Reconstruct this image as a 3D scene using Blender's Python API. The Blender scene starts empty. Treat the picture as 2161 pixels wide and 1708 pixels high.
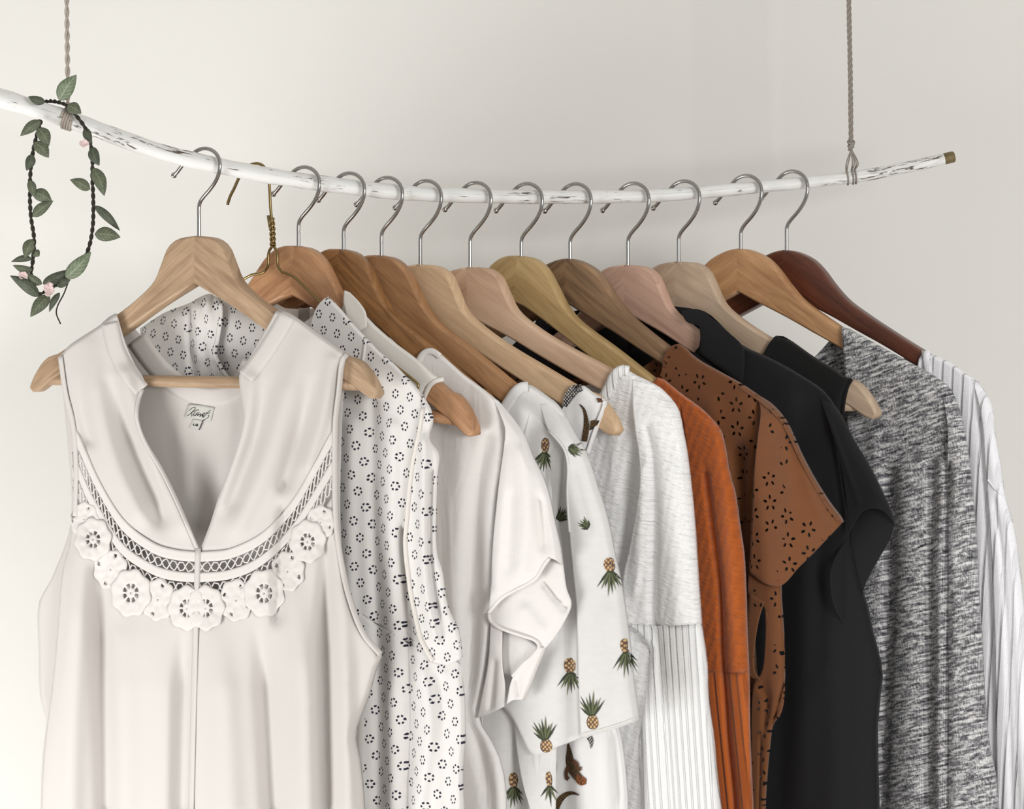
import bpy, bmesh, math, random
import numpy as np
from mathutils import Vector
random.seed(7)
rng = np.random.RandomState(5)
SC = bpy.context.scene
COL = SC.collection
# ------------------------------------------------------------------ camera
FPX, CX, CY = 5200.0, 1080.5, 854.0
PITCH = math.atan(114 / FPX)
CAM = np.array([0.0, 0.0, 1.5])
cd = bpy.data.cameras.new('camera'); cam = bpy.data.objects.new('camera', cd); COL.objects.link(cam)
cam.location = CAM; cam.rotation_euler = (math.pi / 2 - PITCH, 0, 0)
cd.sensor_fit = 'HORIZONTAL'; cd.sensor_width = 36; cd.lens = 36 * FPX / 2161
cd.clip_start = 0.05
cd.dof.use_dof = True; cd.dof.focus_distance = 2.32; cd.dof.aperture_fstop = 7.0
SC.camera = cam
# ------------------------------------------------------------------ world, lights, exposure
world = bpy.data.worlds.new('world'); SC.world = world; world.use_nodes = True
bg = world.node_tree.nodes['Background']; bg.inputs[0].default_value = (1.0, 0.995, 0.985, 1); bg.inputs[1].default_value = 0.42
def area(name, loc, target, sx, sy, power, color):
    l = bpy.data.lights.new(name, 'AREA'); l.shape = 'RECTANGLE'; l.size = sx; l.size_y = sy; l.energy = power; l.color = color
    o = bpy.data.objects.new(name, l); COL.objects.link(o); o.location = loc
    o.rotation_euler = (Vector(target) - Vector(loc)).to_track_quat('-Z', 'Y').to_euler()
    return o
area('window_daylight', (1.35, -0.7, 1.58), (.2, 2.5, 1.2), .85, .7, 50, (1.0, 0.995, 0.98))
area('side_window_daylight', (-1.4, 1.72, .48), (-0.55, 2.75, 1.1), .9, .9, 24, (1.0, 0.998, 0.98))
SC.view_settings.view_transform = 'Standard'; SC.view_settings.look = 'None'
SC.view_settings.exposure = 0.06; SC.view_settings.gamma = 1.0
SC.view_settings.use_curve_mapping = False
# ------------------------------------------------------------------ projection helpers
_F = np.array([0, math.cos(PITCH), -math.sin(PITCH)]); _U = np.array([0, math.sin(PITCH), math.cos(PITCH)]); _R = np.array([1.0, 0, 0])
def ray(px, py):
    px = np.asarray(px, float); py = np.asarray(py, float)
    x = (px - CX) / FPX; y = -(py - CY) / FPX
    return _F + x[..., None] * _R + y[..., None] * _U
def at_depth(px, py, Y):
    d = ray(px, py); return CAM + d * ((np.asarray(Y) - CAM[1]) / d[..., 1])[..., None]
ROD_Y = 2.36
class Frame:
    """vertical plane through the hanging point: U along the hanger, N towards the viewer"""
    def __init__(s, O, theta):
        s.O = np.array(O, float); s.th = theta
        s.U = np.array([math.cos(theta), -math.sin(theta), 0]); s.N = np.array([-math.sin(theta), -math.cos(theta), 0]); s.Z = np.array([0, 0, 1.0])
    def uw(s, px, py, h=0.0):
        d = ray(px, py); h = np.asarray(h, float)
        num = (s.O - CAM) @ s.N + h
        t = num / (d @ s.N); P = CAM + d * t[..., None] - s.O
        return P @ s.U, P[..., 2]
    def loc(s, u, w, h):          # relative to O
        u = np.asarray(u, float)[..., None]; w = np.asarray(w, float)[..., None]; h = np.asarray(h, float)
        h = np.broadcast_to(h, u.shape[:-1])[..., None]
        return u * s.U + w * s.Z + h * s.N
    def pt(s, px, py, h=0.0):
        px = np.asarray(px, float); py = np.asarray(py, float)
        h = np.broadcast_to(np.asarray(h, float), px.shape)
        u, w = s.uw(px, py, h); return s.loc(u, w, h)
def crom(pts, n, closed=False):
    """centripetal-ish spline through pts, resampled to n points by arc length"""
    P = np.array(pts, float)
    if len(P) == 2: return P[0] + (P[1] - P[0]) * np.linspace(0, 1, n)[:, None]
    if closed: Q = np.vstack([P[-1], P, P[0], P[1]])
    else: Q = np.vstack([2 * P[0] - P[1], P, 2 * P[-1] - P[-2]])
    out = []
    for i in range(1, len(Q) - 2):
        p0, p1, p2, p3 = Q[i - 1], Q[i], Q[i + 1], Q[i + 2]
        l1 = max(np.linalg.norm(p2 - p1), 1e-9); l0 = max(np.linalg.norm(p1 - p0), 1e-9); l2 = max(np.linalg.norm(p3 - p2), 1e-9)
        m1 = (p2 - p0) / (l0 + l1) * l1; m2 = (p3 - p1) / (l1 + l2) * l1
        for t in np.linspace(0, 1, 12, endpoint=False):
            out.append((2*t**3-3*t**2+1)*p1 + (t**3-2*t**2+t)*m1 + (-2*t**3+3*t**2)*p2 + (t**3-t**2)*m2)
    if not closed: out.append(Q[-2])
    else: out.append(out[0])
    A = np.array(out); L = np.concatenate([[0], np.cumsum(np.linalg.norm(np.diff(A, axis=0), axis=1))])
    q = np.linspace(0, L[-1], n + (1 if closed else 0))
    R = np.stack([np.interp(q, L, A[:, k]) for k in range(A.shape[1])], 1)
    return R[:-1] if closed else R
def pdist(px, py, line):
    line = np.array(line, float); d = np.full(px.shape, 1e9)
    for a, b in zip(line[:-1], line[1:]):
        ab = b - a; L = ab @ ab
        if L < 1e-9: continue
        t = np.clip(((px - a[0]) * ab[0] + (py - a[1]) * ab[1]) / L, 0, 1)
        d = np.minimum(d, np.hypot(px - a[0] - t * ab[0], py - a[1] - t * ab[1]))
    return d
# ------------------------------------------------------------------ object helpers
def mesh_obj(name, V, Fc, mat, parent=None, smooth=True, uv=None, loc=None, mats=None, midx=None, thick=0.0):
    me = bpy.data.meshes.new(name); me.from_pydata([tuple(map(float, v)) for v in V], [], [tuple(int(i) for i in f) for f in Fc])
    if smooth is True: me.polygons.foreach_set('use_smooth', [True] * len(me.polygons))
    elif smooth is not False: me.polygons.foreach_set('use_smooth', list(smooth))
    for m in (mats or [mat]): me.materials.append(m)
    if midx is not None: me.polygons.foreach_set('material_index', list(midx))
    if uv is not None:
        l = me.uv_layers.new(name='UVMap'); vi = np.empty(len(me.loops), dtype=np.int32); me.loops.foreach_get('vertex_index', vi)
        l.data.foreach_set('uv', np.asarray(uv, dtype=np.float32)[vi].ravel())
    me.update()
    o = bpy.data.objects.new(name, me); COL.objects.link(o)
    if parent: o.parent = parent
    if loc is not None: o.location = loc
    if thick:
        m = o.modifiers.new('thickness', 'SOLIDIFY'); m.thickness = thick; m.offset = 0
    return o
def thing(name, label, cat, loc, group=None):
    o = bpy.data.objects.new(name, None); COL.objects.link(o); o.location = loc; o.empty_display_size = .03
    o['label'] = label; o['category'] = cat
    if group: o['group'] = group
    return o
def tag(o, label, cat, group=None):
    o['label'] = label; o['category'] = cat
    if group: o['group'] = group
    return o
def tube_vf(P, r, seg=10, cap=True):
    P = np.array(P, float); n = len(P); r = np.broadcast_to(np.asarray(r, float), (n,))
    T = np.gradient(P, axis=0); T /= np.maximum(np.linalg.norm(T, axis=1), 1e-12)[:, None]
    a = np.array([0, 0, 1.0]) if abs(T[0][2]) < .9 else np.array([1.0, 0, 0])
    x = np.cross(T[0], a); x /= np.linalg.norm(x); V = []; Fc = []
    for i in range(n):
        x = x - T[i] * (x @ T[i]); x /= max(np.linalg.norm(x), 1e-12); y = np.cross(T[i], x)
        for k in range(seg):
            c = 2 * math.pi * k / seg; V.append(P[i] + r[i] * (math.cos(c) * x + math.sin(c) * y))
    for i in range(n - 1):
        for k in range(seg):
            k2 = (k + 1) % seg; Fc.append((i*seg+k, i*seg+k2, (i+1)*seg+k2, (i+1)*seg+k))
    if cap:
        Fc.append(tuple(range(seg - 1, -1, -1))); Fc.append(tuple((n-1)*seg + k for k in range(seg)))
    return V, Fc
def tube(name, P, r, mat, parent=None, seg=10, loc=None):
    V, Fc = tube_vf(P, r, seg); sm = [len(f) == 4 for f in Fc]
    s = np.linspace(0, 1, len(P)); L = np.concatenate([[0], np.cumsum(np.linalg.norm(np.diff(np.array(P), axis=0), axis=1))])
    uv = [(L[i // seg], (i % seg) / seg * 0.04) for i in range(len(V))]
    return mesh_obj(name, V, Fc, mat, parent, sm, uv, loc)
def join_vf(parts):
    V = []; Fc = []
    for v, f in parts:
        b = len(V); V += list(v); Fc += [tuple(i + b for i in q) for q in f]
    return V, Fc
# ------------------------------------------------------------------ material helpers
def new_mat(name):
    m = bpy.data.materials.new(name); m.use_nodes = True; nt = m.node_tree
    return m, nt, nt.nodes['Principled BSDF']
class G:
    """tiny node-graph helper"""
    def __init__(s, nt): s.nt = nt
    def n(s, t, **kw):
        x = s.nt.nodes.new(t)
        for k, v in kw.items(): setattr(x, k, v)
        return x
    def put(s, sock, v):
        if hasattr(v, 'is_linked') or isinstance(v, bpy.types.NodeSocket): s.nt.links.new(v, sock)
        else: sock.default_value = v
    def m(s, op, a, b=0.0, c=0.0):
        x = s.n('ShaderNodeMath', operation=op); s.put(x.inputs[0], a); s.put(x.inputs[1], b); s.put(x.inputs[2], c); return x.outputs[0]
    def uv(s):
        return s.n('ShaderNodeUVMap').outputs[0]
    def map(s, v, scale=(1, 1, 1), rot=(0, 0, 0), loc=(0, 0, 0)):
        x = s.n('ShaderNodeMapping'); s.put(x.inputs[0], v); x.inputs['Scale'].default_value = scale; x.inputs['Rotation'].default_value = rot; x.inputs['Location'].default_value = loc; return x.outputs[0]
    def noise(s, v, scale, detail=3, rough=.55, dist=0):
        x = s.n('ShaderNodeTexNoise'); s.put(x.inputs['Vector'], v); x.inputs['Scale'].default_value = scale; x.inputs['Detail'].default_value = detail
        x.inputs['Roughness'].default_value = rough; x.inputs['Distortion'].default_value = dist; return x.outputs[0]
    def wave(s, v, scale, dist=0, det=2, dscale=1, typ='BANDS', direc='X', prof='SIN'):
        x = s.n('ShaderNodeTexWave', wave_type=typ, bands_direction=direc, wave_profile=prof); s.put(x.inputs['Vector'], v); x.inputs['Scale'].default_value = scale
        x.inputs['Distortion'].default_value = dist; x.inputs['Detail'].default_value = det; x.inputs['Detail Scale'].default_value = dscale; return x.outputs['Fac']
    def ramp(s, f, stops, interp='LINEAR'):
        x = s.n('ShaderNodeValToRGB'); x.color_ramp.interpolation = interp; e = x.color_ramp.elements
        while len(e) < len(stops): e.new(.5)
        for el, (p, c) in zip(e, stops): el.position = p; el.color = (*c, 1) if len(c) == 3 else c
        s.put(x.inputs[0], f); return x.outputs[0]
    def mix(s, f, a, b):
        x = s.n('ShaderNodeMix', data_type='RGBA'); s.put(x.inputs[0], f)
        s.put(x.inputs[6], (*a, 1) if isinstance(a, tuple) else a); s.put(x.inputs[7], (*b, 1) if isinstance(b, tuple) else b); return x.outputs[2]
    def bump(s, h, strength, dist, normal=None):
        x = s.n('ShaderNodeBump'); s.put(x.inputs['Height'], h); x.inputs['Strength'].default_value = strength; x.inputs['Distance'].default_value = dist
        if normal is not None: s.put(x.inputs['Normal'], normal)
        return x.outputs[0]
    def link(s, a, b): s.nt.links.new(a, b)
def srgb(r, g, b):
    f = lambda c: ((c / 255 + .055) / 1.055) ** 2.4 if c > 10 else c / 255 / 12.92
    return (f(r), f(g), f(b))
def cloth_mat(name, col, rough=.85, weave=2600, wstr=.15, crease=None, sheen=.15, transl=0.0, mottle=0.0, mscale=40):
    m, nt, b = new_mat(name); g = G(nt); uv = g.uv()
    b.inputs['Base Color'].default_value = (*col, 1); b.inputs['Roughness'].default_value = rough; b.inputs['Specular IOR Level'].default_value = .25
    b.inputs['Sheen Weight'].default_value = sheen; b.inputs['Sheen Roughness'].default_value = .5
    w = g.m('ADD', g.wave(uv, weave), g.wave(uv, weave, direc='Y'))
    nrm = g.bump(w, wstr, .0003)
    if crease:
        sx, sy, st = crease
        nrm = g.bump(g.noise(g.map(uv, (sx, sy, 1)), 1.0, 4, .5, .6), st, .004, nrm)
    g.link(nrm, b.inputs['Normal'])
    if mottle:
        f = g.noise(g.map(uv, (mscale, mscale * 2.2, 1)), 1.0, 4)
        g.link(g.mix(f, tuple(c * (1 - mottle) for c in col), tuple(min(1, c * (1 + mottle)) for c in col)), b.inputs['Base Color'])
    if transl:
        tr = g.n('ShaderNodeBsdfTranslucent'); tr.inputs[0].default_value = (*col, 1); mx = g.n('ShaderNodeMixShader'); mx.inputs[0].default_value = transl
        g.link(b.outputs[0], mx.inputs[1]); g.link(tr.outputs[0], mx.inputs[2]); g.link(mx.outputs[0], nt.nodes['Material Output'].inputs[0])
    return m
def wood_mat(name, c_lo, c_hi, rough=.42, contrast=.5, scale=1.0, knots=None, coat=.15):
    m, nt, b = new_mat(name); g = G(nt); uv = g.uv()
    v = g.map(uv, (9 * scale, 130 * scale, 1), loc=(rng.rand() * 9, rng.rand() * 9, 0))
    f1 = g.noise(v, 1.0, 5, .6, .8)
    f2 = g.noise(g.map(uv, (60 * scale, 900 * scale, 1)), 1.0, 3)
    f3 = g.noise(g.map(uv, (14 * scale, 55 * scale, 1)), 1.0, 2, .5, 1.5)
    f = g.m('ADD', g.m('MULTIPLY', f1, .55), g.m('ADD', g.m('MULTIPLY', f2, .2), g.m('MULTIPLY', f3, .25)))
    lo = .5 - .5 * (1 - contrast) ; 
    col = g.ramp(f, [(.36 + .0 * contrast, c_lo), (.62, c_hi)])
    g.link(col, b.inputs['Base Color']); b.inputs['Roughness'].default_value = rough
    b.inputs['Specular IOR Level'].default_value = .4; b.inputs['Coat Weight'].default_value = coat; b.inputs['Coat Roughness'].default_value = .35
    g.link(g.bump(f, .15, .0008), b.inputs['Normal'])
    return m
def plain(name, col, rough=.6, metal=0.0, spec=.4):
    m, nt, b = new_mat(name); b.inputs['Base Color'].default_value = (*col, 1); b.inputs['Roughness'].default_value = rough
    b.inputs['Metallic'].default_value = metal; b.inputs['Specular IOR Level'].default_value = spec
    return m
M = {}
# wall plaster
def wall_mat():
    m, nt, b = new_mat('wall_paint'); g = G(nt); tc = g.n('ShaderNodeTexCoord').outputs['Object']
    n1 = g.noise(tc, 3.0, 4); n2 = g.noise(tc, 160.0, 3)
    g.link(g.mix(n1, (.785, .775, .745), (.81, .80, .77)), b.inputs['Base Color']); b.inputs['Roughness'].default_value = .9
    b.inputs['Specular IOR Level'].default_value = .15
    g.link(g.bump(n2, .06, .002, g.bump(g.noise(tc, 7, 3), .08, .02)), b.inputs['Normal']); return m
M['wall'] = wall_mat()
M['ceiling'] = plain('ceiling_paint', (.6, .595, .58), .9)
M['floor'] = wood_mat('floor_boards', (.42, .37, .31), (.52, .47, .41), .5, .5, .2)
def rod_mat():
    m, nt, b = new_mat('chipped_white_paint'); g = G(nt); uv = g.uv()
    big = g.noise(g.map(uv, (60, 420, 1)), 1.0, 6, .7, .4); band = g.noise(g.map(uv, (9, 40, 1)), 1.0, 2)
    f = g.m('ADD', big, g.m('MULTIPLY', g.m('SUBTRACT', band, .5), .62))
    chips = g.ramp(f, [(.612, (0, 0, 0)), (.645, (1, 1, 1))]); thin = g.ramp(f, [(.52, (0, 0, 0)), (.66, (1, 1, 1))])
    c = g.mix(g.m('MULTIPLY', thin, .35), (.80, .80, .785), (.50, .49, .475)); c = g.mix(chips, c, (.10, .08, .06))
    g.link(c, b.inputs['Base Color']); b.inputs['Roughness'].default_value = .5
    g.link(g.bump(g.m('SUBTRACT', g.noise(g.map(uv, (40, 160, 1)), 1, 4), g.m('MULTIPLY', chips, .6)), .35, .0012), b.inputs['Normal']); return m
M['rod'] = rod_mat()
M['rod_end'] = wood_mat('raw_branch_end', (.10, .075, .03), (.24, .18, .08), .7, .6, 3)
M['chrome'] = plain('polished_steel', (.42, .405, .385), .14, 1.0)
M['brass'] = plain('aged_brass_wire', (.30, .22, .10), .32, 1.0)
def twine_mat(name, c1, c2):
    m, nt, b = new_mat(name); g = G(nt); uv = g.uv()
    f = g.noise(g.map(uv, (900, 300, 1)), 1.0, 4)
    g.link(g.ramp(f, [(.3, c1), (.7, c2)]), b.inputs['Base Color']); b.inputs['Roughness'].default_value = .95
    g.link(g.bump(f, .6, .0008), b.inputs['Normal']); return m
M['twine'] = twine_mat('grey_jute_twine', (.17, .15, .13), (.36, .32, .28))
M['twine_l'] = twine_mat('pale_jute_twine', (.30, .26, .22), (.52, .46, .40))
# ------------------------------------------------------------------ setting
def wall_y(x):
    xc = 0.285
    return 2.665 - .19 * x if x < xc else 2.665 - .19 * xc - .245 * (x - xc)
def quad(name, pts, mat):
    o = mesh_obj(name, pts, [(0, 1, 2, 3)], mat, smooth=False, uv=[(p[0] + p[1] * .3, p[2] if abs(pts[0][2] - pts[2][2]) > .1 else p[1]) for p in pts]); o['kind'] = 'structure'; return o
ZC = 2.32
xl, xc, xr = -3.0, .285, 1.9
def slab(name, a, b, t, mat):
    (x0, y0), (x1, y1) = a, b
    d = np.array([x1 - x0, y1 - y0]); nn = np.array([-d[1], d[0]]) / np.linalg.norm(d) * t
    V = []
    for z in (0, ZC):
        V += [(x0, y0, z), (x1, y1, z), (x1 + nn[0], y1 + nn[1], z), (x0 + nn[0], y0 + nn[1], z)]
    o = mesh_obj(name, V, [(0, 1, 5, 4), (1, 2, 6, 5), (2, 3, 7, 6), (3, 0, 4, 7), (4, 5, 6, 7), (3, 2, 1, 0)], mat, smooth=False); o['kind'] = 'structure'
slab('wall_back', (xl, wall_y(xl)), (xc, wall_y(xc)), .12, M['wall'])
slab('wall_right', (xc, wall_y(xc)), (xr, wall_y(xr)), .12, M['wall'])
def hslab(name, z0, z1, mat):
    c = [(-3.0, -3.0), (1.9, -3.0), (1.9, 3.4), (-3.0, 3.4)]
    V = [(x, y, z) for z in (z0, z1) for x, y in c]
    o = mesh_obj(name, V, [(3, 2, 1, 0), (4, 5, 6, 7), (0, 1, 5, 4), (1, 2, 6, 5), (2, 3, 7, 6), (3, 0, 4, 7)], mat, smooth=False, uv=[(v[0], v[1]) for v in V]); o['kind'] = 'structure'
hslab('floor', -.06, 0, M['floor']); hslab('ceiling', ZC, ZC + .06, M['ceiling'])
# ------------------------------------------------------------------ branch rod
RODPX = [(-160, 160, 21), (0, 207, 20), (145, 252, 18.5), (340, 321, 17.5), (520, 362, 17), (640, 382, 16.5), (840, 406, 16), (1000, 413.5, 15), (1200, 416, 14.5), (1400, 412, 13.5), (1600, 395, 13), (1800, 374, 12.5), (1920, 352, 12), (2012, 331, 12)]
rp = crom(RODPX, 220)
rodP = at_depth(rp[:, 0], rp[:, 1], np.full(220, ROD_Y)); rodR = rp[:, 2] / FPX * ROD_Y * (1 + .03 * np.sin(np.arange(220) * .45) + .02 * np.sin(np.arange(220) * 1.1))
def rod_c(px): return float(np.interp(px, rp[:, 0], rp[:, 1]))
rod = thing('branch_rod', 'bent branch painted chipped white, strung up as a clothes rail', 'clothes rail', rodP[110])
tube('painted_branch', rodP[:219] - rodP[110], rodR[:219], M['rod'], rod, 20)
e = rodP[217:] - rodP[110]; e2 = np.vstack([e, e[-1] + (e[-1] - e[-2]) * .25])
tube('bare_end', e2, np.array([rodR[217] * 1.0, rodR[218] * 1.01, rodR[219], rodR[219] * .8]), M['rod_end'], rod, 20)['label'] = 'bare brown sawn end of the branch'
# ------------------------------------------------------------------ cords
def twisted(P, r, turns, strands, off, seg=6, n=140):
    out = []; P = crom(P, n); T = np.gradient(P, axis=0); T /= np.linalg.norm(T, axis=1)[:, None]
    x = np.cross(T, np.array([0, 1.0, 0.01])); x /= np.linalg.norm(x, axis=1)[:, None]; y = np.cross(T, x)
    for k in range(strands):
        a = np.linspace(0, turns * 2 * math.pi, n) + 2 * math.pi * k / strands
        out.append(P + off * (np.cos(a)[:, None] * x + np.sin(a)[:, None] * y))
    return out
def ringP(center, tang, R, n=24, a0=0, a1=2 * math.pi, drift=0):
    t = np.array(tang) / np.linalg.norm(tang); x = np.cross(t, [0, 0, 1.0]); x /= np.linalg.norm(x); y = np.cross(x, t)
    a = np.linspace(a0, a1, n); return np.array(center) + R * (np.cos(a)[:, None] * x + np.sin(a)[:, None] * y) + np.linspace(-drift, drift, n)[:, None] * t
# right cord: braided, knotted, looped round the rod
pc = lambda x, y, Y=ROD_Y: at_depth(np.array(float(x)), np.array(float(y)), Y)
top = pc(1790, 0); base = pc(1796, 300)
topc = top + (top - base) * ((ZC - top[2]) / (top[2] - base[2]))
cr = thing('hanging_cord', 'grey braided cord knotted above the thin right end of the white branch', 'cord', base, 'cords holding up the branch')
parts = [tube_vf(p - base, .00125, 6) for p in twisted([topc, (top + base) / 2 + [.0006, 0, 0], base], .0024, 34, 3, .00125, n=520)]
V, Fc = join_vf(parts); mesh_obj('braid', V, Fc, M['twine'], cr)
kn = []
for k in range(3):
    a = np.linspace(0, 2 * math.pi, 20); c = pc(1796, 300 + 6 * k) - base
    kn.append(tube_vf(c + np.stack([(.0026 - .0004 * k) * np.cos(a + k), .0026 * np.sin(a + k), .0016 * np.sin(a + k * 2)], 1), .0015, 6, False))
V, Fc = join_vf(kn); mesh_obj('knot', V, Fc, M['twine'], cr)
lp = []
tan = rodP[196] - rodP[190]
for k, xx in enumerate((1788, 1799, 1805)):
    c = pc(xx, rod_c(xx)); R = .0068
    rg = ringP(c, tan, R, 30, math.pi * .5, 2.5 * math.pi) ; st = pc(1796, 316)
    lp.append(tube_vf(crom(np.vstack([st, pc(xx + (k - 1) * 2, 345), rg[2:-2], pc(xx + (k - 1) * 2 + 4, 345), st + [.0006, 0, 0]]), 60) - base, .0007, 6))
V, Fc = join_vf(lp); mesh_obj('loop', V, Fc, M['twine'], cr)
# left cord
topl = pc(141, 0); basel = pc(144, rod_c(144)); tl = topl + (topl - basel) * ((ZC - topl[2]) / (topl[2] - basel[2]))
cl = thing('hanging_cord', 'thin pale twine tied to the thick end of the branch beside the leaf garland', 'cord', basel, 'cords holding up the branch')
parts = [tube_vf(p - basel, .0013, 6) for p in twisted([tl, (tl + basel) / 2, basel + [0, -.001, .011]], .001, 26, 2, .0013, n=300)]
V, Fc = join_vf(parts); mesh_obj('twine', V, Fc, M['twine_l'], cl)
i0 = int(np.argmin(abs(rp[:, 0] - 144))); tan = rodP[i0 + 1] - rodP[i0 - 1]
V, Fc = join_vf([tube_vf(ringP(basel, tan, rodR[i0] + .001, 120, 0, 8 * math.pi, .005) - basel, .0013, 6)])
mesh_obj('wrapping', V, Fc, M['twine_l'], cl)
# ------------------------------------------------------------------ hangers
W0, D0 = .215, .150
THETA = {1: 33, 3: 35, 4: 35.5, 5: 36, 6: 36.5, 7: 37, 8: 37, 9: 37.5, 10: 37.5, 11: 38, 12: 38, 13: 38.5}
def solve_frame(k, ax, ay, tx, ty):
    f = Frame(pc(ax, ay), math.radians(THETA[k])); u, w = f.uw(np.array(float(tx)), np.array(float(ty)))
    f.tilt = math.atan2(-float(w), float(u)) - math.atan2(D0, W0); f.sc = math.hypot(u, w) / math.hypot(W0, D0)
    return f
#        apex        right tip     neck    wood key
HG = {
 1: ((420, 498), (805, 838), 'cut', 'beech_pale'), 3: ((630, 519), (1009, 918), 'dome', 'beech_orange'), 4: ((725, 526), (1060, 903), 'dome', 'golden'),
 5: ((805, 539), (1180, 930), 'dome', 'tan'), 6: ((887, 558), (1311, 915), 'cut', 'maple'), 7: ((992, 564), (1418, 890), 'cut', 'ash'),
 8: ((1100, 540), (1474, 914), 'dome', 'yellow'), 9: ((1203, 546), (1590, 905), 'round', 'walnut'), 10: ((1325, 559), (1735, 893), 'cut', 'pink'),
 11: ((1432, 552), (1857, 880), 'cut', 'greyed'), 12: ((1563, 525), (1972, 856), 'round', 'honey'), 13: ((1660, 528), (2056, 846), 'round', 'mahogany')}
WOOD = dict(
 beech_pale=wood_mat('pale_beech', srgb(142, 114, 88), srgb(188, 160, 130), .55, .8), beech_orange=wood_mat('orange_beech', srgb(150, 106, 74), srgb(196, 150, 110), .45),
 golden=wood_mat('golden_stained_wood', srgb(112, 76, 44), srgb(166, 120, 76), .4, .8, 1.4), tan=wood_mat('tan_beech', srgb(142, 100, 66), srgb(182, 138, 98), .45),
 maple=wood_mat('pale_maple', srgb(190, 156, 120), srgb(218, 188, 154), .55), ash=wood_mat('pale_pinkish_ash', srgb(182, 146, 120), srgb(222, 192, 164), .55, .9, .6),
 yellow=wood_mat('yellowish_pine', srgb(150, 120, 76), srgb(206, 178, 128), .5, .9, .45), walnut=wood_mat('figured_acacia', srgb(72, 52, 38), srgb(168, 134, 100), .5, 1.0, .42),
 pink=wood_mat('pinkish_beech', srgb(176, 138, 120), srgb(212, 176, 156), .55, .7, .6), greyed=wood_mat('greyish_pale_wood', srgb(166, 142, 120), srgb(208, 184, 160), .55, .7, .6),
 honey=wood_mat('honey_beech', srgb(162, 116, 78), srgb(204, 160, 116), .45), mahogany=wood_mat('red_mahogany', srgb(70, 36, 24), srgb(108, 60, 42), .35, .5, 1.0, coat=.3))
FR = {k: solve_frame(k, *v[0], *v[1]) for k, v in HG.items()}
def untilt(f, u, w):
    c, s = math.cos(f.tilt), math.sin(f.tilt)
    return u * c - w * s, u * s + w * c
def tilt_(f, u, w):
    u = np.asarray(u) * f.sc; w = np.asarray(w) * f.sc
    c, s = math.cos(f.tilt), math.sin(f.tilt)
    return u * c + w * s, -u * s + w * c
for f in FR.values(): pass
def tmpl(frame, pts):
    a = np.array(pts, float); u, w = untilt(frame, *frame.uw(a[:, 0], a[:, 1])); return list(zip(u / frame.sc, w / frame.sc))
CUT_TOP = tmpl(FR[1], [(420, 498), (457, 503), (477, 517), (484, 530), (494, 556), (507, 588), (531, 615), (583, 656), (660, 705), (735, 752)])
CUT_LOW = tmpl(FR[1], [(753, 815), (640, 745), (568, 697), (494, 645), (420, 600)])
TIP = tmpl(FR[1], [(762, 762), (783, 786), (799, 815), (805, 834), (800, 841), (787, 841)])
RND_TOP = tmpl(FR[12], [(1563, 525), (1580, 527), (1600, 534), (1623, 547), (1645, 570), (1667, 600), (1697, 634), (1734, 662), (1775, 690), (1850, 738), (1918, 778)])
RND_LOW = tmpl(FR[12], [(1938, 824), (1850, 777), (1775, 732), (1723, 703), (1667, 671), (1615, 644), (1563, 616)])
DOM_TOP = tmpl(FR[5], [(805, 539), (835, 546), (859, 567), (880, 606), (901, 648), (930, 684), (1007, 744), (1070, 796), (1125, 842)])
DOM_LOW = tmpl(FR[5], [(1128, 900), (1056, 842), (937, 746), (849, 674), (805, 642)])
def outline(kind):
    T, L = {'cut': (CUT_TOP, CUT_LOW), 'round': (RND_TOP, RND_LOW), 'dome': (DOM_TOP, DOM_LOW)}[kind]
    top = crom(T, 34); low = crom(L, 22); top[0, 0] = 0; low[-1, 0] = 0
    tip = crom([tuple(top[-1])] + TIP + [tuple(low[0])], 14)[1:-1]
    return np.vstack([top, tip, low])
OUT = {k: outline(k) for k in ('cut', 'round', 'dome')}
def prism(poly, t, b, mirror, f):
    """bevelled flat board from an outline in the hanger plane; returns verts, faces, flat flags, uv"""
    P = poly.copy()
    if mirror: P[:, 0] *= -1; P = P[::-1]
    n = len(P); nx = np.roll(P, -1, 0) - P; pv = P - np.roll(P, 1, 0)
    def nrm(v): return np.stack([v[:, 1], -v[:, 0]], 1) / np.maximum(np.linalg.norm(v, axis=1), 1e-9)[:, None]
    nn = nrm(nx) + nrm(pv); nn /= np.maximum(np.linalg.norm(nn, axis=1), 1e-9)[:, None]
    area2 = np.sum(P[:, 0] * np.roll(P[:, 1], -1) - np.roll(P[:, 0], -1) * P[:, 1])
    if area2 < 0: nn = -nn
    # outward normals nn; keep the glue seam (u == 0) unbevelled
    seam = np.abs(P[:, 0]) < 1e-4
    nb = nn.copy(); nb[seam, 0] = 0
    rings = []
    for h, ins in ((t/2, b), (t/2 - b*.35, b*.32), (t/2 - b, 0), (-t/2 + b, 0), (-t/2 + b*.35, b*.32), (-t/2, b)):
        q = P - nb * ins; rings.append(np.column_stack([q, np.full(n, h)]))
    A = np.vstack(rings); u, w = tilt_(f, A[:, 0], A[:, 1]); V = f.loc(u, w, A[:, 2])
    Fc = []; sm = []
    for r in range(5):
        for i in range(n):
            j = (i + 1) % n; Fc.append((r*n+i, r*n+j, (r+1)*n+j, (r+1)*n+i)); sm.append(not (seam[i] and seam[j]))
    Fc.append(tuple(range(n - 1, -1, -1))); Fc.append(tuple(5*n + i for i in range(n))); sm += [False, False]
    sl = math.radians(-33) * (-1 if mirror else 1)
    uu = A[:, 0] * math.cos(sl) + A[:, 1] * math.sin(sl); ww = -A[:, 0] * math.sin(sl) + A[:, 1] * math.cos(sl) + A[:, 2] * .7
    return V, Fc, sm, np.stack([uu + (.37 if mirror else 0), ww + f.O[0] * 3], 1)
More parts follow.
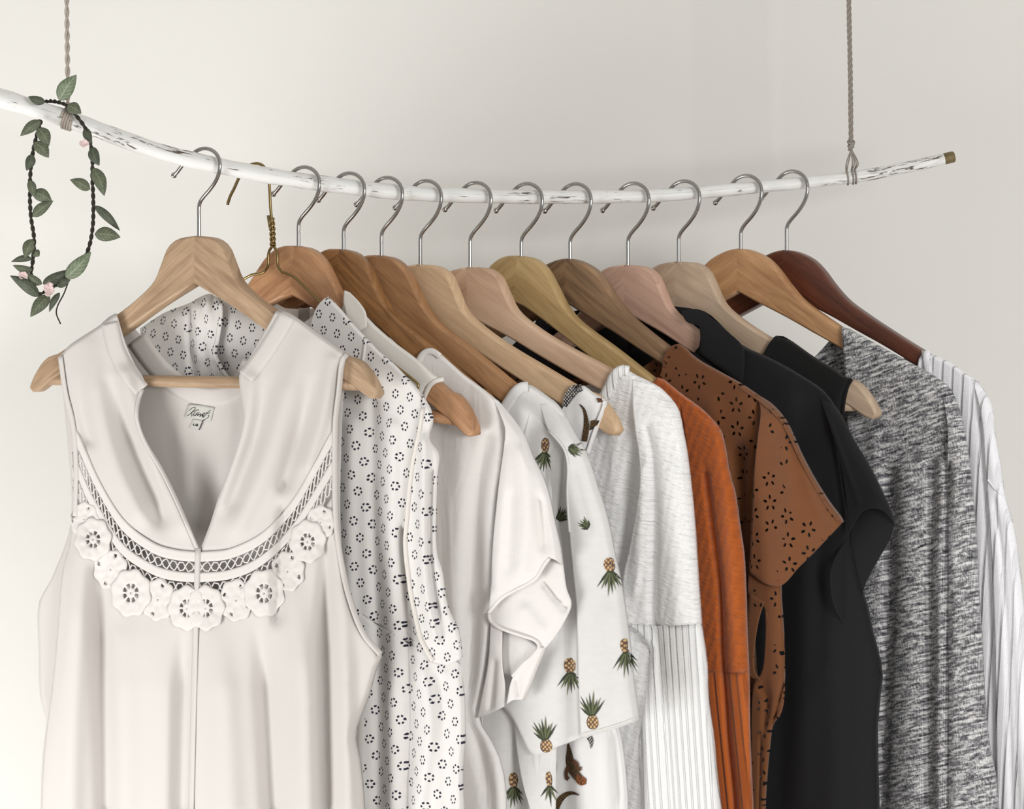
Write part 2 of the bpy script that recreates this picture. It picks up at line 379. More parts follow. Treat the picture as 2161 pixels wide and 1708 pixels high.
HOOK = [(0, -14), (0, 26), (0, 50), (2, 60), (9, 71), (22, 86), (34, 103), (42, 122), (44, 140), (41, 155), (33, 166), (20, 173), (5, 173), (-9, 166), (-22, 152), (-36, 137), (-46, 124), (-53, 117)]
HLAB = {
 1: 'pale beech hanger with flat-cut shoulders holding the lace-trimmed white blouse', 3: 'orange-tan beech hanger with notched glossy tip holding the cream tank top',
 4: 'dark golden stained hanger holding the plain off-white short-sleeved tee', 5: 'tan beech hanger holding the pineapple print tee',
 6: 'pale maple hanger with flat-cut shoulders holding the lizard print top', 7: 'pale pinkish ash hanger holding the white cable-knit sweater',
 8: 'yellowish pine hanger holding the rust orange sweater', 9: 'dark brown figured acacia hanger holding the brown eyelet top',
 10: 'pinkish beech hanger holding the black flutter-sleeved top', 11: 'greyish pale hanger holding the sleeveless black top, its tip sticking out',
 12: 'honey brown hanger holding the grey marled cardigan', 13: 'reddish mahogany hanger holding the light grey ribbed cardigan'}
def build_hanger(k):
    (ax, ay), tip, kind, wood = HG[k]; f = FR[k]
    root = thing('wooden_hanger', HLAB[k], 'hanger', f.O, 'wooden hangers on the branch')
    t = .0135
    for mir in (False, True):
        V, Fc, sm, uv = prism(OUT[kind], t, .0022, mir, f); mesh_obj('arm', V, Fc, WOOD[wood], root, sm, uv)
    # bar
    wb = -(D0 - .011); a = np.linspace(-W0 * .93, W0 * .93, 12); u, w = tilt_(f, a, np.full(12, wb)); P = f.loc(u, w, 0 * u)
    if k not in (12, 13): tube('trouser_bar', P, .0058, WOOD[wood], root, 14)
    # hook: its own swivel
    fh = Frame(f.O, math.radians(36)); d = (ay - rod_c(ax)) - 146
    pts = [(ax + x, ay - (y + (d if y > 40 else d * max(0, y) / 40))) for x, y in HOOK]
    hp = np.array(crom(pts, 70)); P = fh.pt(hp[:, 0], hp[:, 1]); hk = tube('hook', P, .0019, M['chrome'], root, 10)
    c = P[-1]; bm = bmesh.new(); bmesh.ops.create_uvsphere(bm, u_segments=10, v_segments=8, radius=.0029); me = bpy.data.meshes.new('ball_end'); bm.to_mesh(me); bm.free()
    me.polygons.foreach_set('use_smooth', [True] * len(me.polygons)); me.materials.append(M['chrome']); o = bpy.data.objects.new('ball_end', me); COL.objects.link(o); o.parent = hk; o.location = c
    return root
for k in HG: build_hanger(k)
# wire hanger
F2 = Frame(pc(575, 520), math.radians(35.5)); FR[2] = F2
wh = thing('wire_hanger', 'brass wire hanger with twisted neck holding the floral dotted blouse', 'hanger', F2.O)
fh = Frame(F2.O, math.radians(33))
hp = crom([(480, 432), (486, 414), (495, 396), (502, 380), (512, 362), (527, 349), (543, 345), (557, 352), (566, 372), (569, 400), (571, 440), (574, 470), (575, 500), (575.5, 520)], 70)
hk = tube('hook', fh.pt(hp[:, 0], hp[:, 1]), .0015, M['brass'], wh, 8)
tw = twisted(F2.pt(np.array([573., 575, 576]), np.array([462., 490, 518])), .0015, 2.6, 2, .0017, n=50)
V, Fc = join_vf([tube_vf(p, .0016, 8) for p in tw] + [tube_vf(F2.pt(np.array([566., 570]), np.array([455., 480])), .0016, 8)]); mesh_obj('twisted_neck', V, Fc, M['brass'], wh)
wr = [(576, 518), (584, 530), (586, 545), (586, 560), (594, 573), (606, 578), (620, 584), (650, 612), (700, 662), (780, 730), (870, 800), (884, 815), (876, 824)]
wl = [(576, 518), (568, 530), (566, 545), (566, 560), (556, 575), (545, 578), (532, 580), (505, 596), (460, 632), (380, 690), (305, 752), (297, 764), (306, 772)]
a = crom(wr, 60); b = crom(wl, 60)
tube('shoulder_wire', F2.pt(a[:, 0], a[:, 1]), .0014, M['brass'], wh, 8); tube('shoulder_wire', F2.pt(b[:, 0], b[:, 1]), .0014, M['brass'], wh, 8)
c = crom([(306, 772), (500, 796), (700, 812), (876, 824)], 30); tube('bottom_wire', F2.pt(c[:, 0], c[:, 1]), .0014, M['brass'], wh, 8)
# ------------------------------------------------------------------ cloth materials
M['chiffon'] = cloth_mat('white_chiffon', (.665, .632, .608), .75, 3000, .1, (18, 5, .25), .1, .08)
M['lace'] = cloth_mat('white_crochet_lace', (.69, .66, .638), .8, 1500, .2, None, .1)
M['cream'] = cloth_mat('cream_satin_cloth', (.84, .80, .75), .6, 3000, .08, (16, 5, .25), .1, .1)
M['offwhite'] = cloth_mat('off_white_linen_jersey', (.93, .90, .88), .9, 1700, .3, (40, 16, .55), .15, .1, .03, 120)
M['heather'] = cloth_mat('heather_grey_jersey', (.78, .77, .76), .9, 2200, .2, (30, 8, .3), .15, .08, .06, 90)
M['whitecotton'] = cloth_mat('white_cotton', (.88, .87, .87), .85, 2400, .2, (24, 6, .3), .15, .1)
M['black'] = cloth_mat('black_crepe', (.012, .0115, .013), .9, 2200, .3, (14, 4, .3), .05)
M['black2'] = cloth_mat('black_cotton', (.010, .0095, .010), .85, 2200, .3, (14, 4, .3), .05)
M['labelcloth'] = cloth_mat('woven_label', (.60, .595, .55), .7, 3500, .3, None, .05)
M['ink'] = plain('black_ink', (.02, .018, .025), .7)
def lattice(g, uv, du, dv, rot=0.0):
    """staggered lattice cell coordinates in metres -> local x, y, cell id"""
    sp = g.n('ShaderNodeSeparateXYZ'); g.put(sp.inputs[0], g.map(uv, (1, 1, 1), (0, 0, rot))); x, y = sp.outputs[0], sp.outputs[1]
    yr = g.m('DIVIDE', y, dv); row = g.m('FLOOR', yr); odd = g.m('MULTIPLY', g.m('FLOORED_MODULO', row, 2.0), .5)
    xr = g.m('ADD', g.m('DIVIDE', x, du), odd); cx = g.m('FLOOR', xr)
    lx = g.m('MULTIPLY', g.m('SUBTRACT', g.m('SUBTRACT', xr, cx), .5), du); ly = g.m('MULTIPLY', g.m('SUBTRACT', g.m('SUBTRACT', yr, row), .5), dv)
    return lx, ly, cx, row
def dotted_mat():
    m = cloth_mat('floral_dot_cotton', (.85, .83, .81), .85, 2600, .15, (20, 6, .3), .1, .12); nt = m.node_tree; g = G(nt); b = nt.nodes['Principled BSDF']; uv = g.uv()
    wob = g.n('ShaderNodeVectorMath', operation='ADD'); n = g.n('ShaderNodeTexNoise'); g.put(n.inputs['Vector'], uv); n.inputs['Scale'].default_value = 14
    sc = g.n('ShaderNodeVectorMath', operation='SCALE'); g.link(n.outputs['Color'], sc.inputs[0]); sc.inputs['Scale'].default_value = .006
    g.link(uv, wob.inputs[0]); g.link(sc.outputs[0], wob.inputs[1])
    lx, ly, cx, row = lattice(g, wob.outputs[0], .0172, .0140, .18)
    ly2 = g.m('MULTIPLY', ly, .86)
    r = g.m('SQRT', g.m('ADD', g.m('MULTIPLY', lx, lx), g.m('MULTIPLY', ly2, ly2))); th = g.m('ARCTAN2', ly2, lx)
    ph = g.m('ADD', g.m('MULTIPLY', th, 6.0), g.m('MULTIPLY', g.m('ADD', cx, row), 1.7))
    dash = g.m('GREATER_THAN', g.m('SINE', ph), -.25)
    ring = g.m('LESS_THAN', g.m('ABSOLUTE', g.m('SUBTRACT', r, .0030)), .0008)
    f = g.m('MULTIPLY', ring, dash)
    g.link(g.mix(f, (.85, .83, .81), (.022, .02, .045)), b.inputs['Base Color'])
    return m
M['dotted'] = dotted_mat()
def eyelet_mat():
    m = cloth_mat('brown_eyelet_cotton', (.185, .068, .024), .9, 2200, .3, (16, 6, .3), .2, 0, .1, 60); nt = m.node_tree; g = G(nt); b = nt.nodes['Principled BSDF']; uv = g.uv()
    lx, ly, cx, row = lattice(g, uv, .0225, .0185, .5)
    r = g.m('SQRT', g.m('ADD', g.m('MULTIPLY', lx, lx), g.m('MULTIPLY', ly, ly))); th = g.m('ADD', g.m('ARCTAN2', ly, lx), g.m('MULTIPLY', g.m('ADD', cx, g.m('MULTIPLY', row, 2.3)), .9))
    seg = 2 * math.pi / 5
    dth = g.m('SUBTRACT', g.m('FLOORED_MODULO', th, seg), seg / 2)
    a = g.m('DIVIDE', g.m('SUBTRACT', r, .0054), .0021); t = g.m('DIVIDE', g.m('MULTIPLY', dth, r), .00125)
    e = g.m('ADD', g.m('MULTIPLY', a, a), g.m('MULTIPLY', t, t))
    hole = g.m('LESS_THAN', e, 1.0)
    # not every flower is fully cut through: some petals stay as embossed outlines
    n = g.noise(g.map(uv, (28, 28, 1)), 1.0, 1); cut = g.m('GREATER_THAN', n, .48)
    tr = g.n('ShaderNodeBsdfTransparent'); mx = g.n('ShaderNodeMixShader'); g.put(mx.inputs[0], g.m('MULTIPLY', hole, cut))
    g.link(b.outputs[0], mx.inputs[1]); g.link(tr.outputs[0], mx.inputs[2]); g.link(mx.outputs[0], nt.nodes['Material Output'].inputs[0])
    rim = g.m('LESS_THAN', g.m('ABSOLUTE', g.m('SUBTRACT', e, 1.2)), .45)
    old = b.inputs['Normal'].links[0].from_socket
    g.link(g.bump(g.m('SUBTRACT', rim, hole), .5, .0008, old), b.inputs['Normal'])
    return m
M['eyelet'] = eyelet_mat()
def knit_mat(name, col, rib, rot=0.0, cable=True, contrast=.12, stitch=900):
    m, nt, b = new_mat(name); g = G(nt); uv0 = g.uv(); uv = g.map(uv0, (1, 1, 1), (0, 0, rot))
    b.inputs['Roughness'].default_value = .95; b.inputs['Specular IOR Level'].default_value = .15; b.inputs['Sheen Weight'].default_value = .3
    fine = g.m('ADD', g.wave(uv, stitch * .32, .6, 2, 1), g.wave(uv, stitch * .22, 1.2, 2, 3, direc='Y'))
    if cable:
        big = g.noise(g.map(uv, (75, 330, 1)), 1.0, 3, .55, 1.0); big2 = g.wave(uv, rib * 1.5, 1.5, 2, 2.0)
        h = g.m('ADD', g.m('MULTIPLY', big, 1.1), g.m('MULTIPLY', big2, .22))
    else: h = g.m('MINIMUM', g.m('MULTIPLY', g.wave(uv, rib, .25, 2, .6), 2.6), 1.0)
    nz = g.noise(g.map(uv, (150, 60, 1)), 1.0, 4)
    f = g.m('ADD', g.m('MULTIPLY', h, .45), g.m('ADD', g.m('MULTIPLY', fine, .12), g.m('MULTIPLY', nz, .35)))
    g.link(g.ramp(f, [(.2, tuple(c * (1 - contrast * 2) for c in col)), (.8, tuple(min(1, c * (1 + contrast)) for c in col))]), b.inputs['Base Color'])
    g.link(g.bump(fine, .35, .0006, g.bump(h, .7, .0028)), b.inputs['Normal'])
    return m
M['whiteknit'] = knit_mat('white_cable_knit', (.91, .905, .91), 22, .25, True, .03)
M['whiterib'] = knit_mat('white_rib_knit', (.87, .87, .875), 46, -.08, False, .03)
M['rust'] = knit_mat('rust_cable_knit', (.44, .104, .018), 24, .35, True, .16)
M['rustrib'] = knit_mat('rust_rib_knit', (.45, .108, .020), 40, -.12, False, .16)
M['lightgrey'] = knit_mat('light_grey_rib_knit', (.90, .90, .94), 30, 0.05, False, .05)
def marl_mat():
    m, nt, b = new_mat('grey_marled_knit'); g = G(nt); uv = g.map(g.uv(), (1, 1, 1), (0, 0, -.30))
    n1 = g.noise(g.map(uv, (72, 380, 1)), 1.0, 4, .65, .4); n2 = g.noise(g.map(uv, (700, 260, 1)), 1.0, 3, .6); st = g.wave(g.uv(), 260, .5, 2, 2)
    f = g.m('ADD', g.m('MULTIPLY', n1, .62), g.m('ADD', g.m('MULTIPLY', n2, .34), g.m('MULTIPLY', st, .04)))
    g.link(g.ramp(f, [(.385, (.030, .030, .036)), (.48, (.20, .20, .215)), (.585, (.74, .73, .73))]), b.inputs['Base Color'])
    b.inputs['Roughness'].default_value = .95; b.inputs['Sheen Weight'].default_value = .2; b.inputs['Specular IOR Level'].default_value = .15
    g.link(g.bump(g.m('ADD', f, g.m('MULTIPLY', st, .15)), .5, .0012), b.inputs['Normal']); return m
M['marl'] = marl_mat()
# ------------------------------------------------------------------ garment builder
class Garment:
    def __init__(s, k, name, label, cat):
        s.f = FR[k]; s.root = thing(name, label, cat, s.f.O, 'clothes on the branch')
    def hfun(s, T, roll, delta, folds, sgn, off, grad=None, ramp=None):
        def hf(px, py):
            px = np.asarray(px, float); py = np.asarray(py, float); d = np.full(px.shape, 1e9)
            for l in roll:
                k_ = 1.0
                if isinstance(l, tuple): l, k_ = l
                d = np.minimum(d, pdist(px, py, l) * k_)
            x = np.clip(d / delta, 0, 1); prof = np.sqrt(np.clip(1 - (1 - x) ** 2, 0, 1)); k = np.clip(d / (delta * 1.6), 0, 1); k = k * k * (3 - 2 * k)
            h = sgn * T * prof
            for fo in folds:
                line, wd, amp = fo[:3]
                dd = pdist(px, py, crom(line, 24)); ga = np.exp(-(dd / wd) ** 2)
                if len(fo) > 3: ga = ga * np.clip((py - fo[3]) / (fo[4] - fo[3]), 0, 1)
                h = h + amp * ga * k
            if grad: h = h + grad(px, py)
            h = off + h
            if ramp:
                q = np.clip((py - ramp[0]) / (ramp[1] - ramp[0]), 0, 1); q = q * q * (3 - 2 * q); h = h * q + .0096 * prof * (1 - q)
            return h
        return hf
    def panel(s, name, top, right, bottom, left, nu, nv, mat, T=.010, roll=(), delta=16, folds=(), sgn=1, off=0.0, mirror=False, thick=.0007, grad=None, parent=None, hf=None, label=None, lift=0.0, ramp=None, vp=1.0, up=1.0):
        sv = np.linspace(0, 1, nu + 1); sv = 1 - (1 - sv) ** up; vv = np.linspace(0, 1, nv + 1) ** vp; q = np.linspace(0, 1, 600)
        rs = lambda c, p: np.stack([np.interp(p, q, crom(c, 600)[:, k]) for k in (0, 1)], 1)
        t = rs(top, sv); b = rs(bottom, sv); l = rs(left, vv); r = rs(right, vv)
        S = sv[None, :, None]; V_ = vv[:, None, None]
        C = (1 - V_) * t[None] + V_ * b[None] + (1 - S) * l[:, None] + S * r[:, None] - ((1 - S) * (1 - V_) * t[0] + S * (1 - V_) * t[-1] + (1 - S) * V_ * b[0] + S * V_ * b[-1])
        px, py = C[..., 0], C[..., 1]
        hf = hf or s.hfun(T, roll, delta, folds, sgn, off, grad, ramp)
        h = hf(px, py) + lift; u, w = s.f.uw(px, py, h)
        outs = []
        for mir in ((False, True) if mirror else (False,)):
            P = s.f.loc(-u if mir else u, w, h).reshape(-1, 3); n1 = nu + 1
            Fc = [((i*n1+j), (i*n1+j+1), ((i+1)*n1+j+1), ((i+1)*n1+j)) for i in range(nv) for j in range(nu)]
            if not mir: Fc = [q[::-1] for q in Fc]
            uv = np.stack([(-u if mir else u).ravel(), w.ravel()], 1)
            o = mesh_obj(name, P, Fc, mat, parent or s.root, True, uv, thick=thick)
            if label: o['label'] = label
            outs.append(o)
        s.last = outs[0]
        return hf
    def strip(s, name, line, width, mat, hf, lift=.001, n=40, thick=.0012, side=0.0, parent=None):
        """ribbon along a pixel polyline, width in pixels, hugging height field hf"""
        c = crom(line, n); T = np.gradient(c, axis=0); T /= np.maximum(np.linalg.norm(T, axis=1), 1e-9)[:, None]; N_ = np.stack([-T[:, 1], T[:, 0]], 1)
        cols = [c + N_ * width * (a + side) for a in (-.5, -.25, 0, .25, .5)]; V = []; uv = []
        for a, q in zip((0, .8, 1, .8, 0), cols):
            h = hf(q[:, 0], q[:, 1]) + lift * (.4 + .6 * a); u, w = s.f.uw(q[:, 0], q[:, 1], h); V.append(s.f.loc(u, w, h)); uv.append(np.stack([u, w], 1))
        V = np.stack(V, 1).reshape(-1, 3); uv = np.stack(uv, 1).reshape(-1, 2)
        Fc = [(i*5+j, (i+1)*5+j, (i+1)*5+j+1, i*5+j+1) for i in range(n - 1) for j in range(4)]
        return mesh_obj(name, V, Fc, mat, parent or s.root, True, uv, thick=thick)
    def cord(s, name, line, r, mat, hf, lift=.0005, n=40, seg=6, parent=None):
        c = crom(line, n); P = s.f.pt(c[:, 0], c[:, 1], hf(c[:, 0], c[:, 1]) + lift); return tube(name, P, r, mat, parent or s.root, seg)
    def decal(s, name, polys, mats, hf, lift=.0009, parent=None):
        """flat print: list of (material index, pixel polygon)"""
        V = []; Fc = []; mi = []; uv = []
        for q, (k, poly) in enumerate(polys):
            a = np.array(poly, float); c = a.mean(0); ring2 = (a + c) / 2; pts = np.vstack([a, ring2, c[None]]); n = len(a); b = len(V)
            h = hf(pts[:, 0], pts[:, 1]) + lift + .00006 * q; u, w = s.f.uw(pts[:, 0], pts[:, 1], h); V += list(s.f.loc(u, w, h)); uv += list(zip(u, w))
            for i in range(n):
                j = (i + 1) % n; Fc.append((b+i, b+j, b+n+j, b+n+i)); Fc.append((b+n+i, b+n+j, b+2*n)); mi += [k, k]
        return mesh_obj(name, V, Fc, None, parent or s.root, True, uv, mats=mats, midx=mi)
    def body(s, ax, neckF, neck, shoulder, side, mat, T=.010, backT=None, neckB=None, bx=None, nu=34, nv=60, folds=(), delta=16, mirror=True, boty=2250, grad=None, backmat=None, offF=0.0, nameF='front', nameB='back', roll_extra=()):
        """front and back halves from one traced right-hand outline, mirrored about the hook"""
        bx = bx or side[-1][0]; side = list(side)
        if side[-1][1] < boty: side.append((bx, boty))
        roll = [(crom(shoulder, 20), 2.6), crom(side, 40)] + [crom(r, 12) for r in roll_extra]
        top = [(ax, neckF)] + list(neck) + list(shoulder[1:] if neck and neck[-1] == shoulder[0] else shoulder)
        hf = s.panel(nameF, top, side, [(ax, boty), side[-1]], [(ax, neckF), (ax, boty)], nu, nv, mat, T, roll, delta, folds, 1, offF, mirror, grad=grad, vp=2.3, up=1.25)
        nb = neckB if neckB is not None else shoulder[0][1] + 25
        topb = [(ax, nb), ((ax + shoulder[0][0]) / 2, nb)] + list(shoulder)
        s.hb = s.panel(nameB, topb, side, [(ax, boty), side[-1]], [(ax, nb), (ax, boty)], 18, 30, backmat or mat, backT or T, roll, delta, (), -1, 0.0, mirror, vp=2.3, up=1.25)
        return hf
# ================================================================== 13 light grey ribbed cardigan
g = Garment(13, 'ribbed_cardigan', 'light grey rib-knit cardigan on the mahogany hanger against the wall', 'cardigan')
sh = [(1947, 741), (1976, 752), (2000, 762), (2034, 786), (2064, 806)]
sil = [(2064, 806), (2081, 830), (2095, 864), (2100, 915), (2112, 983), (2122, 1051), (2139, 1108), (2149, 1170), (2157, 1240), (2166, 1340), (2176, 1500), (2186, 1708), (2200, 1960)]
bs = [(2064, 806), (2078, 880), (2088, 1000), (2104, 1200), (2118, 1450), (2128, 1708)]
hf = g.body(1660, 1500, [(1800, 1100), (1930, 800), (1947, 741)], sh, bs, M['lightgrey'], .010, neckB=800, folds=[([(2060, 900), (2070, 1200), (2085, 1708)], 14, .003)])
slv = g.panel('sleeve', [(2052, 800), (2066, 808)], sil, [(2112, 1960), (2200, 1960)], [(2052, 800), (2072, 880), (2080, 983), (2086, 1060), (2094, 1200), (2100, 1400), (2104, 1708), (2112, 1960)], 16, 60, M['lightgrey'], .014, [crom(sil, 40)], 22,
    [([(2100, 1060), (2118, 1200), (2130, 1450), (2136, 1708)], 6, -.004), ([(2112, 1060), (2130, 1200), (2142, 1450), (2150, 1708)], 5, -.003)], 1, .001, ramp=(800, 890))
g.strip('shoulder_seam', [(2083, 1012), (2098, 1030), (2118, 1046)], 3, M['lightgrey'], slv, .001, 12)
g.strip('front_band', [(1947, 741), (1953, 790), (1962, 850)], 16, M['lightgrey'], hf, .0012, 14, side=-.4)
# ================================================================== 12 grey marled cardigan
g = Garment(12, 'marled_cardigan', 'black and white marled grey open cardigan on the honey brown hanger', 'cardigan')
sh = [(1776, 689), (1803, 701), (1864, 735), (1932, 772), (1966, 790), (2000, 814)]
bs = [(2000, 814), (2004, 900), (2000, 983), (2002, 1100), (2004, 1400), (2006, 1708), (2010, 2250)]
sil = [(2000, 814), (2013, 833), (2027, 871), (2037, 915), (2047, 983), (2054, 1051), (2061, 1136), (2066, 1240), (2073, 1349), (2078, 1456), (2087, 1563), (2101, 1634), (2108, 1708), (2125, 1960)]
fold12 = [([(1880, 1000), (1878, 1250), (1868, 1500), (1862, 1708), (1862, 2000)], 12, -.012), ([(1968, 980), (1966, 1250), (1962, 1500), (1960, 1708)], 11, -.010), ([(1915, 1000), (1918, 1400), (1912, 1708)], 24, .004), ([(1985, 1100), (1984, 1708)], 10, .004), ([(1845, 900), (1850, 1200)], 16, .003)]
roll = [crom(sh, 20), crom(bs, 40)]
hf = g.panel('front', sh, bs, [(1800, 2250), (2010, 2250)], [(1776, 689), (1780, 745), (1784, 800), (1790, 1000), (1796, 1500), (1800, 2250)], 44, 90, M['marl'], .011, [(roll[0], 2.4), roll[1]], 16, fold12, mirror=True, vp=1.9)
g.panel('back', [(1563, 850), (1650, 825), (1721, 752), (1748, 723), (1776, 689)] + sh[1:], bs, [(1563, 2250), (2010, 2250)], [(1563, 850), (1563, 2250)], 20, 30, M['marl'], .010, roll, 16, sgn=-1, mirror=True, vp=2.0)
slv = g.panel('sleeve', [(1985, 808), (2001, 815)], sil, [(2006, 1960), (2125, 1960)], [(1985, 808), (2000, 900), (2000, 983), (2002, 1100), (2002, 1400), (2002, 1708), (2006, 1960)], 22, 70, M['marl'], .017, [crom(sil, 40)], 26,
    [([(2003, 983), (2004, 1300), (2004, 1708)], 6, -.010), ([(2040, 1100), (2046, 1400), (2055, 1708)], 12, .003)], 1, .000, ramp=(808, 900))
# ================================================================== 11 sleeveless black top
g = Garment(11, 'sleeveless_black_blouse', 'sleeveless black top on the greyish hanger beside the marled cardigan', 'top')
sh = [(1609, 752), (1627, 721), (1640, 709), (1665, 717), (1690, 734), (1721, 756), (1757, 777), (1781, 794), (1797, 800)]
bs = [(1797, 800), (1788, 816), (1780, 851), (1776, 900), (1790, 1000), (1815, 1200), (1835, 1450), (1840, 1708)]
hf = g.body(1432, 900, [(1500, 860), (1590, 790)], sh[2:], bs, M['black2'], .010, neckB=760)
g.strip('neckband', [(1590, 790), (1612, 752), (1628, 724), (1640, 711)], 14, M['black2'], lambda a, b: np.full(np.shape(a), .0095), .001, 16, side=.3)
g.strip('armhole_binding', [(1797, 800), (1788, 816), (1780, 851), (1777, 890)], 8, M['black2'], lambda a, b: np.full(np.shape(a), .006), .0012, 16)
# ================================================================== 10 black flutter-sleeved top
g = Garment(10, 'flutter_sleeve_blouse', 'black top with stand collar and open flutter sleeves on the pinkish hanger', 'top')
sh = [(1480, 657), (1525, 689), (1563, 728), (1616, 752), (1669, 780), (1721, 812), (1743, 830), (1760, 854)]
bs = [(1760, 854), (1768, 950), (1790, 1100), (1815, 1230), (1831, 1278), (1841, 1328), (1859, 1395), (1863, 1431), (1859, 1456), (1852, 1545), (1856, 1708), (1858, 2250)]
hf = g.body(1325, 800, [(1400, 780), (1474, 735), (1480, 657)], sh, bs, M['black'], .011, neckB=645, folds=[([(1690, 1000), (1700, 1300), (1690, 1708)], 24, .006), ([(1760, 1350), (1770, 1500), (1765, 1708)], 22, .005), ([(1640, 1250), (1650, 1500), (1640, 1708)], 18, -.005), ([(1730, 1150), (1740, 1400)], 14, -.005), ([(1620, 860), (1650, 1000)], 12, .004)])
g.panel('collar', [(1437, 657), (1462, 652), (1480, 655), (1490, 662)], [(1490, 662), (1530, 696), (1568, 733), (1570, 780), (1566, 812)], [(1476, 745), (1566, 812)], [(1437, 657), (1450, 680), (1476, 690), (1476, 745)], 14, 14, M['black'], .004, [], 10, off=.0125)
sil = [(1743, 832), (1760, 854), (1781, 886), (1802, 928), (1834, 981), (1862, 1037), (1883, 1083), (1889, 1107)]
slv = g.panel('sleeve', [(1722, 818), (1743, 832)], sil, [(1790, 1130), (1816, 1085), (1838, 1074), (1866, 1080), (1889, 1107)], [(1722, 818), (1745, 880), (1770, 960), (1785, 1050), (1790, 1130)], 22, 34, M['black'], .011, [crom(sil, 30)], 18, [([(1753, 890), (1785, 984), (1812, 1060)], 5, .002)], 1, .006, ramp=(815, 900))
g.panel('sleeve_lining', [(1796, 1112), (1816, 1080), (1838, 1067), (1868, 1074), (1889, 1105)], [(1889, 1105), (1876, 1142), (1848, 1191), (1826, 1232)], [(1806, 1300), (1818, 1262), (1826, 1232)], [(1796, 1112), (1793, 1171), (1796, 1235), (1806, 1300)], 14, 18, M['black'], .003, [], 12, off=.004)
cres = g.panel('sleeve_hem', [(1790, 1134), (1794, 1140)], [(1794, 1140), (1794, 1171), (1797, 1235), (1808, 1299), (1835, 1349), (1862, 1424)], [(1859, 1422), (1862, 1424)], [(1790, 1134), (1769, 1165), (1756, 1195), (1752, 1225), (1760, 1278), (1784, 1321), (1820, 1360), (1845, 1392), (1859, 1422)], 10, 34, M['black'], .006, [], 10, off=.016, thick=.0014,
    grad=lambda a, b: -.00035 * np.clip(a - 1752, 0, 40))
# ================================================================== 9 brown eyelet top
g = Garment(9, 'eyelet_blouse', 'brown eyelet top punched with little flowers on the dark acacia hanger', 'top')
sh = [(1400, 780), (1403, 750), (1419, 731), (1434, 725), (1451, 738), (1469, 756), (1518, 784), (1563, 809), (1606, 838)]
bs = [(1606, 838), (1606, 868), (1600, 930), (1592, 1000), (1588, 1150), (1590, 1300), (1600, 1450), (1605, 1708)]
roll = [crom(sh[2:], 20), crom(bs, 40)]
hf = g.body(1203, 900, [(1290, 880), (1390, 800), (1403, 750), (1419, 731)], sh[2:], bs, M['eyelet'], .010, neckB=800, folds=[([(1560, 960), (1572, 1020), (1575, 1150), (1572, 1300)], 22, -.013), ([(1500, 850), (1520, 1000)], 16, .003)])
sil = [(1606, 838), (1630, 854), (1658, 886), (1676, 921), (1690, 953), (1704, 981), (1721, 1012), (1750, 1058), (1774, 1090), (1780, 1101)]
slv = g.panel('sleeve', [(1596, 832), (1606, 838)], sil, [(1580, 1207), (1615, 1232), (1649, 1236), (1686, 1198), (1721, 1163), (1757, 1125), (1780, 1101)], [(1596, 832), (1606, 868), (1600, 921), (1593, 991), (1587, 1097), (1580, 1207)], 34, 40, M['eyelet'], .010, [crom(sil, 30)], 16, [([(1660, 940), (1672, 1060), (1660, 1180)], 26, .004), ([(1700, 1010), (1735, 1100)], 12, -.002)], 1, .010, thick=.001, ramp=(832, 890))
low = g.panel('side_panel', [(1580, 1205), (1615, 1230), (1649, 1234)], [(1649, 1234), (1649, 1260), (1653, 1314), (1656, 1385), (1656, 1438), (1653, 1484), (1646, 1509), (1631, 1531), (1624, 1581), (1619, 1634), (1615, 1708), (1610, 2250)], [(1588, 2250), (1610, 2250)],
    [(1580, 1205), (1580, 1255), (1611, 1272), (1616, 1299), (1615, 1363), (1608, 1420), (1592, 1438), (1586, 1500), (1587, 1634), (1589, 1708), (1588, 2250)], 18, 80, M['eyelet'], .009, [[(1649, 1234), (1653, 1314), (1656, 1438), (1631, 1531), (1615, 1708), (1610, 2250)]], 10, [([(1610, 1445), (1620, 1480), (1615, 1530)], 6, -.006), ([(1605, 1560), (1602, 1708)], 3, -.002)], 1, .006, thick=.001)
g.panel('armhole_lip', [(1580, 1250), (1612, 1272)], [(1612, 1272), (1600, 1314), (1591, 1378), (1592, 1412), (1604, 1437)], [(1589, 1432), (1604, 1437)], [(1580, 1250), (1572, 1331), (1567, 1385), (1574, 1417), (1589, 1432)], 10, 24, M['eyelet'], .004, [[(1580, 1250), (1572, 1331), (1567, 1385), (1574, 1417)]], 8, (), 1, .012, thick=.001)
g.strip('shoulder_seam', [(1560, 818), (1606, 848), (1650, 890), (1690, 970), (1740, 1060), (1770, 1100)], 3, M['eyelet'], lambda a, b: slv(a - 4, b + 6), .0012, 40)
g.strip('neckband', [(1401, 775), (1404, 752), (1419, 734), (1436, 729)], 10, M['eyelet'], lambda a, b: np.full(np.shape(a), .0095), .001, 16, side=.2)
